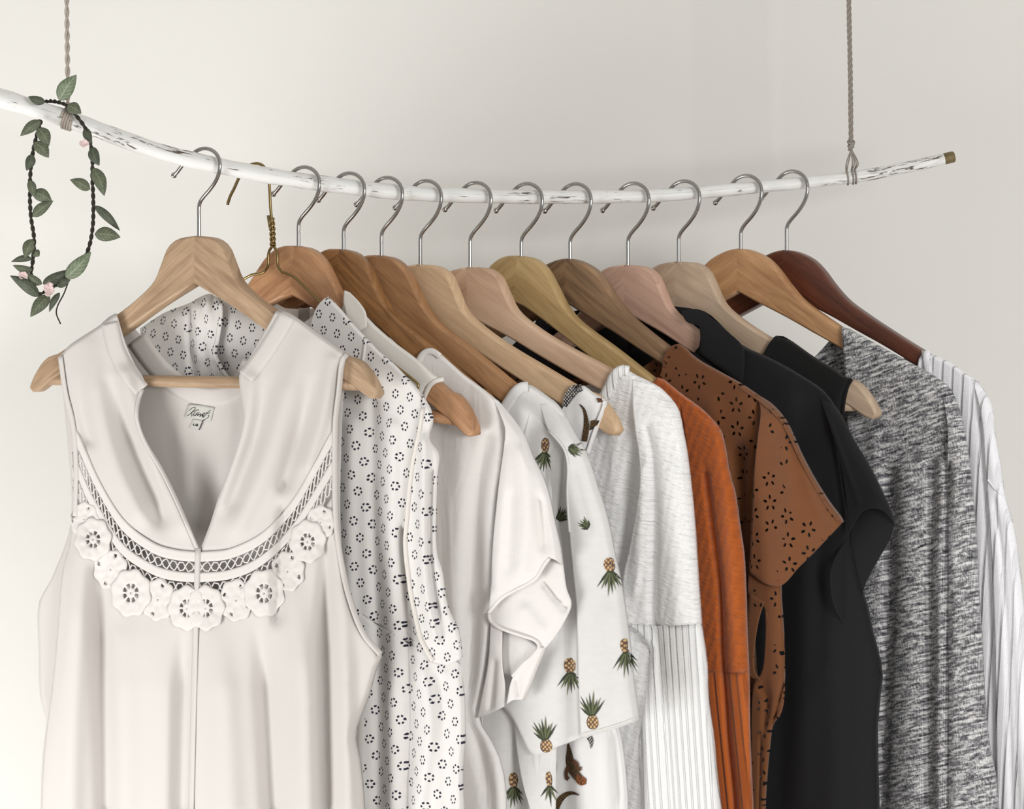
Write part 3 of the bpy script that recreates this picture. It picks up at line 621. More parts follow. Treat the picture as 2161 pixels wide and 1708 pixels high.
# ================================================================== 8 rust sweater
g = Garment(8, 'knit_sweater', 'rust orange cable-knit sweater on the yellowish hanger', 'sweater')
sh = [(1381, 803), (1392, 796), (1405, 805), (1440, 833), (1483, 865), (1507, 889)]
bs = [(1507, 889), (1515, 950), (1520, 1100), (1530, 1300), (1540, 1708)]
hf = g.body(1100, 960, [(1250, 940), (1360, 850), (1381, 803)], sh, bs, M['rust'], .010, neckB=850)
sil = [(1483, 865), (1507, 889), (1521, 907), (1532, 946), (1539, 991), (1553, 1044), (1563, 1114), (1571, 1170), (1575, 1242), (1578, 1340), (1582, 1420)]
crease = [(1490, 1000), (1507, 1136), (1521, 1242), (1526, 1385), (1532, 1456), (1539, 1563), (1553, 1708), (1560, 1960)]
slv = g.panel('sleeve', [(1435, 840), (1483, 865)], sil, [(1462, 1420), (1530, 1420), (1582, 1420)], [(1435, 840), (1450, 950), (1458, 1100), (1460, 1250), (1462, 1420)], 34, 50, M['rust'], .015, [crom(sil, 30)], 20, [(crease, 6, -.010), ([(1535, 1060), (1548, 1250), (1552, 1420)], 14, .003)], 1, .001, ramp=(838, 940))
cu = [(1582, 1420), (1583, 1527), (1587, 1634), (1590, 1708), (1596, 1960)]
g.panel('ribbed_cuff', [(1462, 1420), (1530, 1420), (1582, 1420)], cu, [(1500, 1960), (1596, 1960)], [(1462, 1420), (1480, 1700), (1500, 1960)], 34, 40, M['rustrib'], .015, [crom(cu, 16)], 14, [(crease, 6, -.010)], 1, .001)
# ================================================================== 7 white cable-knit sweater
g = Garment(7, 'knit_sweater', 'white cable-knit sweater with ribbed cuff on the pinkish ash hanger', 'sweater')
sh = [(1300, 792), (1312, 780), (1322, 779), (1341, 792), (1367, 804), (1395, 820), (1417, 842)]
bs = [(1417, 842), (1420, 900), (1410, 1000), (1400, 1200), (1400, 1500), (1405, 1708)]
hf = g.body(992, 960, [(1150, 945), (1270, 850), (1300, 792)], sh, bs, M['whiteknit'], .0095, neckB=838, folds=[([(1338, 980), (1330, 1100), (1318, 1220)], 16, -.006), ([(1300, 900), (1290, 1050)], 14, .003)])
g.strip('neckband', [(1262, 862), (1285, 825), (1299, 796), (1313, 784), (1326, 786)], 22, M['whiterib'], lambda a, b: np.full(np.shape(a), .0098), .0014, 22, side=-.1)
sil = [(1395, 820), (1417, 842), (1433, 867), (1443, 912), (1452, 962), (1462, 1045), (1469, 1124), (1475, 1218), (1482, 1316)]
crease = [(1368, 905), (1379, 950), (1385, 1045), (1382, 1150), (1379, 1297), (1384, 1330)]
slv = g.panel('sleeve', [(1335, 800), (1367, 806), (1395, 820)], sil, [(1322, 1316), (1400, 1322), (1482, 1316)], [(1335, 800), (1336, 860), (1340, 902), (1350, 981), (1347, 1045), (1328, 1155), (1314, 1230), (1322, 1316)], 36, 56, M['whiteknit'], .015, [crom(sil, 30)], 22, [(crease, 9, -.009), ([(1355, 1000), (1350, 1120), (1340, 1250)], 12, .004), ([(1420, 1000), (1430, 1200), (1432, 1316)], 20, .004)], 1, .002, ramp=(800, 900))
cu = [(1482, 1316), (1493, 1403), (1496, 1474), (1507, 1556), (1514, 1634), (1523, 1708), (1545, 1960)]
g.panel('ribbed_cuff', [(1322, 1316), (1400, 1322), (1482, 1316)], cu, [(1362, 1960), (1545, 1960)], [(1322, 1316), (1350, 1335), (1371, 1371), (1362, 1450), (1354, 1520), (1350, 1570), (1352, 1708), (1362, 1960)], 30, 46, M['whiterib'], .015, [crom(cu, 20), [(1371, 1371), (1354, 1520), (1352, 1708), (1362, 1960)]], 16, [([(1384, 1330), (1400, 1500), (1415, 1708)], 10, -.004)], 1, .002)
# ================================================================== 6 lizard print top
g = Garment(6, 'sleeveless_lizard_blouse', 'sleeveless white top with dark lizard print on the pale maple hanger', 'top')
sh = [(1200, 836), (1218, 816), (1234, 815), (1246, 826), (1262, 836), (1277, 843)]
bs = [(1277, 843), (1277, 858), (1268, 880), (1253, 920), (1240, 960), (1236, 1050), (1250, 1200), (1285, 1450), (1312, 1560), (1322, 1640), (1326, 1708)]
hf = g.body(887, 980, [(1050, 960), (1160, 900), (1190, 858), (1200, 836)], sh, bs, M['whitecotton'], .0095, neckB=856, delta=14, folds=[([(1262, 1560), (1268, 1708), (1270, 2000)], 26, .006), ([(1300, 1540), (1312, 1708)], 12, -.008), ([(1190, 1560), (1196, 1708)], 14, -.004), ([(1225, 850), (1222, 900)], 6, .002)])
g.strip('armhole_binding', [(1277, 846), (1275, 860), (1266, 882), (1252, 922), (1240, 958)], 9, M['whitecotton'], lambda a, b: hf(a - 6, b), .0006, 24)
def printmat(name, c1, c2, sc):
    m, nt, b = new_mat(name); gg = G(nt); uv = gg.map(gg.uv(), (1, 1, 1), (0, 0, .78)); v = gg.n('ShaderNodeTexVoronoi'); gg.put(v.inputs['Vector'], uv); v.inputs['Scale'].default_value = sc; v.inputs['Randomness'].default_value = .25
    gg.link(gg.ramp(v.outputs['Distance'], [(.30, c1), (.45, c2)]), b.inputs['Base Color']); b.inputs['Roughness'].default_value = .9; return m
LZ = [printmat('lizard_scales', (.17, .085, .015), (.012, .009, .010), 520), printmat('lizard_brown', (.16, .060, .018), (.06, .024, .010), 500), printmat('lizard_spots', (.42, .12, .02), (.03, .015, .01), 480), printmat('scale_lattice', (.55, .52, .45), (.015, .014, .03), 420)]
def taper(line, w, n=16):
    c = crom(line, n); T = np.gradient(c, axis=0); T /= np.linalg.norm(T, axis=1)[:, None]; N_ = np.stack([-T[:, 1], T[:, 0]], 1); ww = np.interp(np.linspace(0, 1, n), np.linspace(0, 1, len(w)), w)[:, None]
    return c, N_, ww
def ribbon_polys(k, line, w, n=14):
    c, N_, ww = taper(line, w, n); a = c + N_ * ww; b = c - N_ * ww
    return [(k, [a[i], a[i+1], b[i+1], b[i]]) for i in range(n - 1)]
g.decal('lizard_print', ribbon_polys(0, [(1223, 854), (1231, 862), (1236, 880), (1237, 905), (1233, 932)], [1.2, 3.5, 5, 6.5, 6]), LZ, hf)
g.decal('lizard_print', ribbon_polys(3, [(1192, 858), (1200, 838), (1213, 823), (1228, 818)], [5, 9, 11, 7]), LZ, hf)
g.decal('lizard_print', [(0, [(1247, 888), (1268, 884), (1264, 900), (1244, 909)]), (1, [(1258, 840), (1270, 841), (1272, 849), (1262, 850)])], LZ, lambda a, b: hf(a - 4, b) + .0016)
liz = ribbon_polys(0, [(1197, 1562), (1201, 1585), (1202, 1605), (1206, 1622), (1216, 1637), (1228, 1650)], [1, 4, 8, 9, 9, 8]) + [(2, [(1216, 1634), (1226, 1637), (1237, 1645), (1236, 1656), (1226, 1659), (1216, 1652)])]
liz += ribbon_polys(1, [(1206, 1606), (1216, 1612), (1219, 1622), (1226, 1624)], [5, 4, 3.5, 4.5], 8) + ribbon_polys(1, [(1200, 1618), (1195, 1630), (1196, 1642), (1200, 1645)], [4, 4, 3.5, 5], 8)
g.decal('lizard_print', liz, LZ, hf)
g.decal('lizard_print', ribbon_polys(0, [(1171, 1715), (1178, 1695), (1192, 1679), (1208, 1674), (1222, 1679)], [7, 7, 6, 4, 1]), LZ, hf)
g.decal('lizard_print', ribbon_polys(3, [(1243, 1556), (1247, 1565), (1247, 1580)], [6, 4, .8], 8) + ribbon_polys(0, [(1173, 1590), (1174, 1620), (1173, 1640)], [1, 1.6, .8], 8), LZ, hf)
# ================================================================== 5 pineapple tee
g = Garment(5, 'print_tee', 'heather white short-sleeved tee printed with pineapples on the tan hanger', 'tee')
sh = [(1082, 830), (1094, 815), (1109, 810), (1127, 817), (1150, 833), (1176, 853), (1197, 882)]
bs = [(1197, 882), (1198, 950), (1180, 1100), (1150, 1300), (1140, 1500), (1150, 1708)]
hf = g.body(805, 960, [(960, 945), (1050, 880), (1071, 846), (1082, 830)], sh, bs, M['heather'], .010, neckB=846, folds=[([(1100, 1540), (1092, 1620), (1098, 1708), (1105, 2100)], 26, -.012)])
g.strip('neckband', [(1055, 872), (1072, 848), (1086, 828), (1101, 816), (1114, 815)], 22, M['heather'], lambda a, b: np.full(np.shape(a), .0105), .0013, 22, side=.1)
fold = [(1158, 909), (1190, 946), (1199, 981), (1197, 1045), (1202, 1124), (1209, 1203), (1218, 1300), (1222, 1456), (1226, 1557)]
sl1 = g.panel('sleeve', [(1120, 860), (1158, 905)], fold, [(1058, 1490), (1084, 1520), (1119, 1588), (1133, 1595), (1173, 1579), (1226, 1558)], [(1120, 860), (1090, 1000), (1060, 1200), (1050, 1350), (1058, 1490)], 30, 50, M['heather'], .012, [], 10, [([(1180, 960), (1186, 1100), (1196, 1250), (1206, 1400), (1208, 1550)], 22, -.008), ([(1150, 950), (1152, 1020)], 8, -.003)], 1, .0018, thick=.0012, ramp=(860, 980))
sil = [(1172, 850), (1197, 884), (1215, 918), (1234, 950), (1247, 981), (1262, 1029), (1275, 1067), (1288, 1117), (1297, 1165), (1307, 1209), (1318, 1270), (1329, 1349), (1336, 1420), (1343, 1474), (1349, 1520)]
sl2 = g.panel('sleeve', [(1140, 850), (1160, 846), (1172, 850)], sil, [(1226, 1557), (1290, 1541), (1349, 1520)], [(1140, 850), (1158, 909), (1190, 946), (1199, 981), (1197, 1045), (1202, 1124), (1209, 1203), (1218, 1300), (1222, 1456), (1226, 1557)], 30, 64, M['heather'], .012, [crom(sil, 40)], 18, [([(1215, 1000), (1232, 1070), (1246, 1110)], 8, -.003), ([(1290, 1300), (1305, 1480)], 26, .003)], 1, .007, thick=.0012, ramp=(846, 950))
g.strip('sleeve_seam', fold[:5], 3, M['heather'], lambda a, b: sl2(a + 5, b), .001, 24)
g.strip('sleeve_hem', [(1228, 1550), (1290, 1534), (1347, 1514)], 3, M['heather'], sl2, .0009, 20)
sf = g.panel('side_fold', [(1084, 1515), (1119, 1570), (1175, 1560)], [(1175, 1560), (1173, 1640), (1172, 1708), (1170, 2250)], [(1140, 2250), (1170, 2250)], [(1084, 1515), (1087, 1545), (1094, 1606), (1108, 1670), (1119, 1708), (1140, 2250)], 16, 50, M['heather'], .006, [], 8, [([(1165, 1600), (1166, 1708)], 10, -.003)], 1, .0005, thick=.0012, grad=lambda a, b: .006 * np.clip((b - 1600) / 80, 0, 1))
PA = [printmat('pineapple_skin', (.62, .42, .21), (.14, .08, .05), 330), plain('pineapple_leaf_dark', (.042, .052, .03), .9), plain('pineapple_leaf_light', (.125, .14, .07), .9), plain('pineapple_dark_edge', (.045, .03, .045), .9)]  # last entry: dark edge printed along one side of the fruit
def pine(hf, bx, by, tx, ty, bw, bl, body=True, leaf=1.0, nl=9, clip=None):
    """pineapple print: body centre, tip of the leaves"""
    d = np.array([tx - bx, ty - by], float); L = np.linalg.norm(d); d /= L; n = np.array([-d[1], d[0]]); c = np.array([bx, by], float); polys = []
    if body:
        a = np.linspace(0, 2 * math.pi, 18, endpoint=False); el = [c + d * math.cos(t) * bl + n * math.sin(t) * bw * (1 - .12 * math.cos(t)) for t in a]
        polys.append((3, [p - n * 1.3 for p in el])); polys.append((0, el))
    base = c + d * bl * .8
    for i in range(nl):
        f = (i / (nl - 1) - .5) * 2; ang = f * .72; dl = d * math.cos(ang) + n * math.sin(ang); ll = (L - bl * .8) * leaf * (1 - .28 * abs(f) + .12 * ((i * 7) % 3 - 1)); nn = np.array([-dl[1], dl[0]])
        st = base + n * f * bw * .35 + d * (3 * (i % 2)); wd = 2.5
        polys.append((1 + (i % 2), [st - nn * wd * .6, st + dl * ll * .4 - nn * wd, st + dl * ll, st + dl * ll * .4 + nn * wd, st + nn * wd * .6]))
    return polys
def put_pine(hf, *a, **k): g.decal('pineapple_print', pine(hf, *a, **k), PA, hf, .0008)
put_pine(sl1, 1150, 941, 1147, 998, 8, 17)
put_pine(sl2, 1190, 946, 1233, 950, 6, 12, body=False, nl=11)
put_pine(sl1, 1172, 1106, 1196, 1072, 8, 12, body=False)
put_pine(sl2, 1246, 1118, 1230, 1104, 6, 6, body=False, leaf=1.6, nl=7)
put_pine(sl2, 1286, 1193, 1293, 1256, 12, 16); put_pine(sl1, 1203, 1406, 1206, 1466, 13, 17); put_pine(sl2, 1319, 1364, 1327, 1428, 10, 16)
put_pine(sl2, 1251, 1524, 1243, 1462, 12, 16); put_pine(sl1, 1153, 1574, 1142, 1516, 12, 15); put_pine(hf, 1083, 1648, 1086, 1704, 9, 17); put_pine(sf, 1158, 1646, 1163, 1700, 6, 17, nl=5)
# ================================================================== 4 off-white tee
g = Garment(4, 'short_sleeved_tee', 'plain off-white tee with fluttering short sleeve on the golden hanger', 'tee')
sh = [(886, 755), (896, 742), (907, 737), (930, 748), (955, 770), (980, 792), (1020, 822), (1051, 847)]
bs = [(1051, 847), (1066, 890), (1066, 960), (1052, 1050), (1042, 1200), (1036, 1330), (1020, 1450), (1008, 1516), (1030, 1550), (1055, 1600), (1066, 1650), (1070, 1708)]
hf = g.body(725, 900, [(800, 890), (870, 800), (886, 755)], sh, bs, M['offwhite'], .010, backT=.006, neckB=790, folds=[([(1035, 930), (1016, 1010), (1004, 1150), (998, 1300), (992, 1450)], 15, -.010), ([(975, 900), (962, 1100), (958, 1350), (975, 1600)], 20, .005), ([(1000, 1530), (1020, 1620), (1035, 1708)], 10, -.006), ([(940, 1300), (950, 1708)], 14, -.004)], nu=36, nv=60)
g.strip('neckband', [(872, 792), (885, 760), (897, 745), (912, 742), (928, 752)], 13, M['offwhite'], lambda a, b: np.full(np.shape(a), .0102), .0013, 20)
sil = [(1051, 847), (1083, 886), (1105, 917), (1126, 967), (1144, 1002), (1158, 1041), (1172, 1105), (1183, 1155), (1188, 1192)]
lip1 = [(1031, 1294), (1060, 1262), (1087, 1246), (1130, 1222), (1148, 1194), (1160, 1178), (1188, 1192)]
slA = g.panel('sleeve', [(1040, 840), (1051, 847)], sil, lip1, [(1040, 840), (1066, 900), (1066, 935), (1056, 1009), (1046, 1098), (1040, 1171), (1037, 1242), (1031, 1294)], 36, 56, M['offwhite'], .012, [crom(sil, 30), [(1066, 935), (1056, 1009), (1046, 1098), (1037, 1242)]], 15, [([(1100, 960), (1110, 1080), (1100, 1200)], 22, .006), ([(1140, 1060), (1150, 1150)], 12, -.005), ([(1080, 1050), (1075, 1200)], 12, -.003), ([(1165, 1100), (1175, 1180)], 8, .004)], 1, .009, thick=.0014, ramp=(838, 940))
g.cord('sleeve_hem', lip1[:6], .0017, M['offwhite'], slA, .0004, 40, 8)
silB = [(1188, 1192), (1195, 1242), (1205, 1274), (1194, 1306), (1173, 1342), (1152, 1368)]
lip2 = [(1031, 1296), (1036, 1312), (1059, 1327), (1105, 1343), (1131, 1353), (1138, 1366)]
slB = g.panel('sleeve_lining', lip1, silB, lip2[1:] + [(1152, 1368)], [(1031, 1294), (1032, 1303), (1036, 1312)], 34, 22, M['offwhite'], .006, [], 10, [([(1150, 1230), (1175, 1262), (1196, 1284)], 7, -.006), ([(1110, 1290), (1140, 1330)], 14, .004)], 1, .006, thick=.0014)
g.cord('sleeve_hem', lip2 + [(1128, 1382), (1105, 1402), (1082, 1428)], .0017, M['offwhite'], lambda a, b: np.full(np.shape(a), .0135), 0, 50, 8)
g.panel('sleeve_lining', [(1059, 1328), (1105, 1344), (1137, 1366)], [(1137, 1366), (1128, 1382), (1105, 1402), (1082, 1428)], [(1064, 1424), (1082, 1428)], [(1059, 1328), (1058, 1380), (1064, 1424)], 14, 14, M['offwhite'], .002, [], 10, off=.002)
g.panel('sleeve_back', [(1137, 1366), (1152, 1368)], [(1152, 1368), (1137, 1403), (1119, 1449), (1105, 1477)], [(1070, 1486), (1084, 1478), (1105, 1477)], [(1137, 1366), (1105, 1402), (1082, 1430), (1070, 1486)], 16, 20, M['offwhite'], .010, [[(1152, 1368), (1137, 1403), (1119, 1449), (1105, 1477)]], 10, [([(1090, 1435), (1095, 1470)], 7, -.004)], 1, .004, thick=.0014)
g.panel('underarm', [(1036, 1310), (1060, 1330)], [(1060, 1330), (1060, 1400), (1066, 1450), (1064, 1492)], [(1006, 1516), (1030, 1508), (1064, 1492)], [(1036, 1310), (1030, 1400), (1016, 1470), (1006, 1516)], 14, 26, M['offwhite'], .009, [], 10, [([(1045, 1400), (1036, 1490)], 6, -.005)], 1, .002)
# ================================================================== 3 cream tank
g = Garment(3, 'tank_top', 'plain cream tank top with wide straps on the orange beech hanger', 'tank top')
sh = [(734, 622), (752, 640), (770, 664), (790, 686), (831, 722), (884, 762), (916, 792), (934, 800)]
bs = [(934, 800), (916, 806), (904, 818), (892, 850), (888, 900), (900, 1000), (915, 1200), (940, 1400), (955, 1708)]
hf = g.body(630, 760, [(680, 750), (712, 690), (728, 640), (734, 622)], sh, bs, M['cream'], .0082, neckB=650, delta=14)
g.panel('strap_facing', [(727, 613), (738, 617)], [(738, 617), (758, 638), (772, 660), (774, 690)], [(748, 706), (774, 690)], [(727, 613), (725, 640), (734, 680), (748, 706)], 8, 12, M['cream'], .002, [], 8, off=.0095)
g.strip('armhole_binding', [(936, 800), (917, 806), (905, 818), (892, 850), (888, 890)], 9, M['cream'], lambda a, b: np.full(np.shape(a), .007), .0015, 24)
# ================================================================== 2 dotted blouse
g = Garment(2, 'dotted_blouse', 'white sleeveless blouse with little dark flower rings and ruffled armhole on the wire hanger', 'blouse')
sh = [(690, 627), (699, 632), (722, 656), (747, 686), (771, 711), (800, 742), (831, 768), (877, 816), (893, 836)]
arm = [(893, 836), (893, 860), (882, 920), (870, 990), (860, 1100), (857, 1153), (866, 1242), (877, 1300), (888, 1349), (913, 1395)]
bs = arm + [(945, 1404), (970, 1395), (977, 1438), (982, 1492), (982, 1563), (977, 1634), (980, 1708), (985, 2250)]
roll = [(crom(sh, 20), 2.4), crom(bs[9:], 30)]
fo = [([(740, 900), (735, 1200), (745, 1500), (750, 1708)], 18, .005), ([(790, 850), (790, 1100), (800, 1400), (800, 1708)], 14, -.006), ([(830, 900), (826, 1150), (830, 1400), (828, 1708)], 14, .005), ([(854, 1120), (862, 1300), (868, 1500), (862, 1708)], 9, -.008), ([(890, 1420), (905, 1500), (900, 1600), (885, 1708)], 14, .006), ([(925, 1430), (940, 1560), (945, 1708)], 14, -.004)]
hf = g.panel('front', [(575, 900), (620, 850), (655, 692), (668, 650), (690, 627)] + sh[1:], bs, [(575, 2250), (985, 2250)], [(575, 900), (575, 2250)], 60, 110, M['dotted'], .008, roll, 14, fo, vp=1.6)
sil = [(893, 836), (912, 870), (914, 890), (906, 925), (926, 958), (923, 1009), (921, 1073), (922, 1164), (934, 1207), (945, 1278), (968, 1331), (976, 1388)]
slv = g.panel('armhole_frill', [(890, 832), (893, 836)], sil, [(915, 1398), (945, 1404), (976, 1388)], [(890, 832), (892, 860), (882, 920), (868, 990), (858, 1100), (855, 1153), (864, 1242), (875, 1300), (888, 1349), (915, 1398)], 22, 60, M['dotted'], .007, [crom(sil, 40)], 8, [([(895, 930), (893, 1100), (900, 1250), (920, 1350)], 11, .007), ([(912, 1000), (908, 1180), (925, 1300)], 6, -.005)], 1, .004, thick=.001)
g.cord('elastic_edge', [(893, 862), (883, 920), (869, 990), (858, 1100), (855, 1153), (865, 1242), (876, 1300), (888, 1349), (914, 1396)], .0019, M['cream'], slv, .0012, 60, 8)
g.panel('back', [(300, 700), (345, 665), (400, 640), (430, 626), (446, 621), (480, 640), (560, 668), (620, 690), (668, 660), (690, 627)] + sh[1:], [(893, 836), (880, 1000), (866, 1200), (900, 1400), (960, 1500), (985, 2250)], [(250, 2250), (985, 2250)], [(300, 700), (310, 900), (290, 1400), (250, 2250)], 40, 30, M['dotted'], .0015, [crom(sh, 20)], 14, [([(480, 660), (520, 680), (570, 700)], 10, .002)], 1, 0)
lf = g.panel('front_left', [(296, 694), (345, 662), (400, 640), (430, 624), (446, 621), (462, 634)], [(462, 634), (467, 660), (458, 720), (452, 745), (465, 775), (486, 806), (500, 860), (520, 2250)], [(250, 2250), (520, 2250)], [(296, 694), (300, 900), (285, 1400), (250, 2250)], 40, 60, M['dotted'], .008, [[(296, 694), (345, 662), (400, 640), (446, 621)]], 14, [([(405, 650), (402, 720), (412, 810)], 6, -.006), ([(418, 640), (420, 720), (425, 810)], 7, .004), ([(440, 640), (446, 720), (455, 800)], 8, .004)], 1, 0, thick=.001)
g.strip('front_facing', [(466, 640), (467, 662), (459, 718), (453, 745), (466, 776), (488, 808)], 8, M['dotted'], lf, .0015, 26)
g.strip('shoulder_seam', [(771, 713), (768, 745), (762, 780)], 5, M['dotted'], hf, .0012, 12)
# ================================================================== 1 lace-trimmed blouse
g = Garment(1, 'lace_blouse', 'sheer white sleeveless blouse with crochet lace yoke hanging foremost on the branch', 'blouse')
CH = M['chiffon']
upL = [(152, 893), (169, 924), (211, 1018), (263, 1099), (325, 1146), (370, 1160), (417, 1165)]; loL = [(155, 1090), (178, 1155), (216, 1207), (255, 1262), (311, 1292), (360, 1306), (413, 1308)]
upR = [(421, 1165), (486, 1158), (557, 1122), (618, 1056), (665, 976), (692, 925), (711, 893)]; loR = [(417, 1308), (462, 1305), (512, 1298), (557, 1276), (604, 1240), (651, 1184), (713, 1100)]
shL = [(124, 753), (150, 727), (205, 691), (246, 662)]; shR = [(583, 656), (608, 660), (642, 682), (690, 718), (735, 750)]
leftF = [(124, 753), (135, 830), (150, 893), (157, 980), (155, 1090), (147, 1150), (133, 1203), (122, 1330), (112, 1440), (102, 1515), (93, 1600), (88, 1708), (78, 2250)]
rightF = [(735, 750), (727, 762), (719, 830), (712, 893), (711, 1000), (713, 1099), (722, 1174), (741, 1260), (770, 1335), (806, 1379), (798, 1401), (779, 1468), (752, 1548), (760, 1600), (767, 1657), (770, 1708), (790, 2250)]
VL = [(246, 662), (265, 725), (285, 770), (305, 806), (296, 835), (287, 865), (290, 900), (302, 930), (339, 993), (372, 1060), (401, 1127), (417, 1165)]
VR = [(583, 656), (561, 697), (530, 750), (510, 780), (505, 797), (510, 840), (515, 880), (502, 941), (461, 1052), (443, 1108), (421, 1165)]
FO = [  # (ridge line, width, amplitude)
 ([(222, 720), (245, 830), (285, 960), (340, 1090)], 16, -.008), ([(190, 730), (205, 850), (240, 980), (290, 1080)], 20, .006), ([(165, 745), (175, 850), (190, 930)], 10, -.004), ([(262, 790), (285, 880), (330, 1000), (385, 1110)], 14, .006),
 ([(640, 720), (600, 850), (560, 980), (500, 1110)], 20, .006), ([(670, 740), (640, 880), (600, 1020)], 12, -.006), ([(590, 740), (560, 830), (540, 920), (490, 1060)], 14, -.005), ([(700, 760), (680, 880), (650, 980)], 12, .004), ([(530, 800), (520, 900), (470, 1060)], 12, .004),
 ([(175, 1150), (160, 1300), (150, 1500), (145, 1708), (140, 2000)], 26, .010, 1050, 1300), ([(205, 1200), (216, 1400), (222, 1600), (224, 1708)], 15, -.010, 1100, 1350), ([(260, 1350), (262, 1550), (262, 1708)], 30, .006, 1250, 1450), ([(330, 1340), (345, 1500), (350, 1708)], 30, .004, 1280, 1450), ([(390, 1330), (382, 1500), (378, 1708)], 14, -.007, 1290, 1450),
 ([(455, 1320), (470, 1500), (480, 1708)], 30, .009, 1290, 1450), ([(545, 1300), (560, 1450), (575, 1708)], 16, -.010, 1280, 1450), ([(620, 1260), (640, 1450), (645, 1708)], 24, .009, 1200, 1400), ([(688, 1150), (684, 1350), (690, 1708)], 12, -.010, 1050, 1300), ([(722, 1240), (730, 1450), (735, 1708)], 14, .006, 1150, 1400),
 ([(405, 1330), (398, 1708)], 6, -.003, 1300, 1400), ([(600, 1080), (588, 1200), (585, 1300)], 12, -.007)]
FO = [(f[0], f[1] * 1.3, f[2] * 1.5) + (tuple(f[3:]) if len(f) > 3 else ((790, 930) if f[2] < 0 else (680, 820))) for f in FO]
rollG1 = [crom(shL, 16), crom(shR, 16), crom(leftF, 50), crom(rightF, 50)]
rollG1 = [(r, 2.2) for r in rollG1[:2]] + rollG1[2:]
hf = g.hfun(.013, rollG1, 14, FO, 1, 0)
g.panel('front_yoke', shL, VL, upL, leftF[:2] + [(152, 893)], 44, 60, CH, hf=hf, vp=1.4)
g.panel('front_yoke', shR, rightF[:3] + [(711, 893)], upR, VR, 44, 60, CH, hf=hf, vp=1.4)
lerp = lambda a, b, t, n=60: crom(a, n) * (1 - t) + crom(b, n) * t
tl, tr = lerp(upL, loL, .68), lerp(upR, loR, .68)
sideL = [tuple(tl[0]), (155, 1090), (147, 1150), (133, 1203), (122, 1330), (112, 1440), (102, 1515), (93, 1600), (88, 1708), (78, 2250)]
sideR = [tuple(tr[-1])] + rightF[5:]
g.panel('front_skirt', tl, [tuple(tl[-1]), (412, 1330), (408, 1500), (402, 1708), (395, 2250)], [(78, 2250), (395, 2250)], sideL, 60, 90, CH, hf=hf)
g.panel('front_skirt', tr, sideR, [(395, 2250), (790, 2250)], [tuple(tr[0]), (414, 1330), (409, 1500), (403, 1708), (395, 2250)], 60, 90, CH, hf=hf)
hb = g.panel('back', shL + [(287, 697), (331, 752), (376, 790), (415, 807), (460, 812), (500, 800), (535, 740)] + shR, [(735, 750), (722, 880), (722, 1174), (760, 1330), (790, 1375), (770, 1500), (768, 1708), (790, 2250)], [(78, 2250), (790, 2250)], [(124, 753), (140, 900), (150, 1100), (110, 1220), (82, 1274), (82, 1373), (86, 1482), (98, 1515), (90, 1600), (86, 1708), (78, 2250)], 60, 60, CH, .011, [crom(shL, 16), crom(shR, 16)], 14, [([(440, 870), (430, 1050)], 30, -.004), ([(380, 900), (400, 1050)], 14, .003), ([(490, 880), (470, 1000)], 12, .003)], -1, 0)
# bands, bindings, placket
g.strip('neckband', [(233, 682), (247, 738), (276, 792), (300, 822)], 34, CH, hf, .0016, 30, side=.05)
g.strip('neckband', [(606, 664), (582, 705), (548, 757), (518, 795)], 36, CH, hf, .0016, 30, side=-.05)
g.strip('back_neckband', [(288, 716), (330, 772), (375, 812), (420, 834), (465, 836), (505, 816), (535, 765)], 44, CH, hb, .0012, 40)
g.strip('front_edge', [(300, 822), (291, 850), (289, 885), (304, 930), (341, 993), (374, 1060), (403, 1127), (418, 1162)], 7, CH, hf, .0018, 50)
g.strip('placket', [(418, 1158), (416, 1240), (414, 1310), (410, 1450), (404, 1708), (397, 2200)], 11, CH, lambda a, b: hf(a * 0 + 416, np.minimum(b, 1300)) * 0 + hf(a, b), .0030, 60)
g.strip('armhole_binding', leftF[:5], 9, CH, lambda a, b: hf(a + 7, b), .0016, 40, side=-.4)
g.strip('armhole_binding', rightF[:10], 10, CH, lambda a, b: hf(a - 7, b), .0016, 60, side=.4)
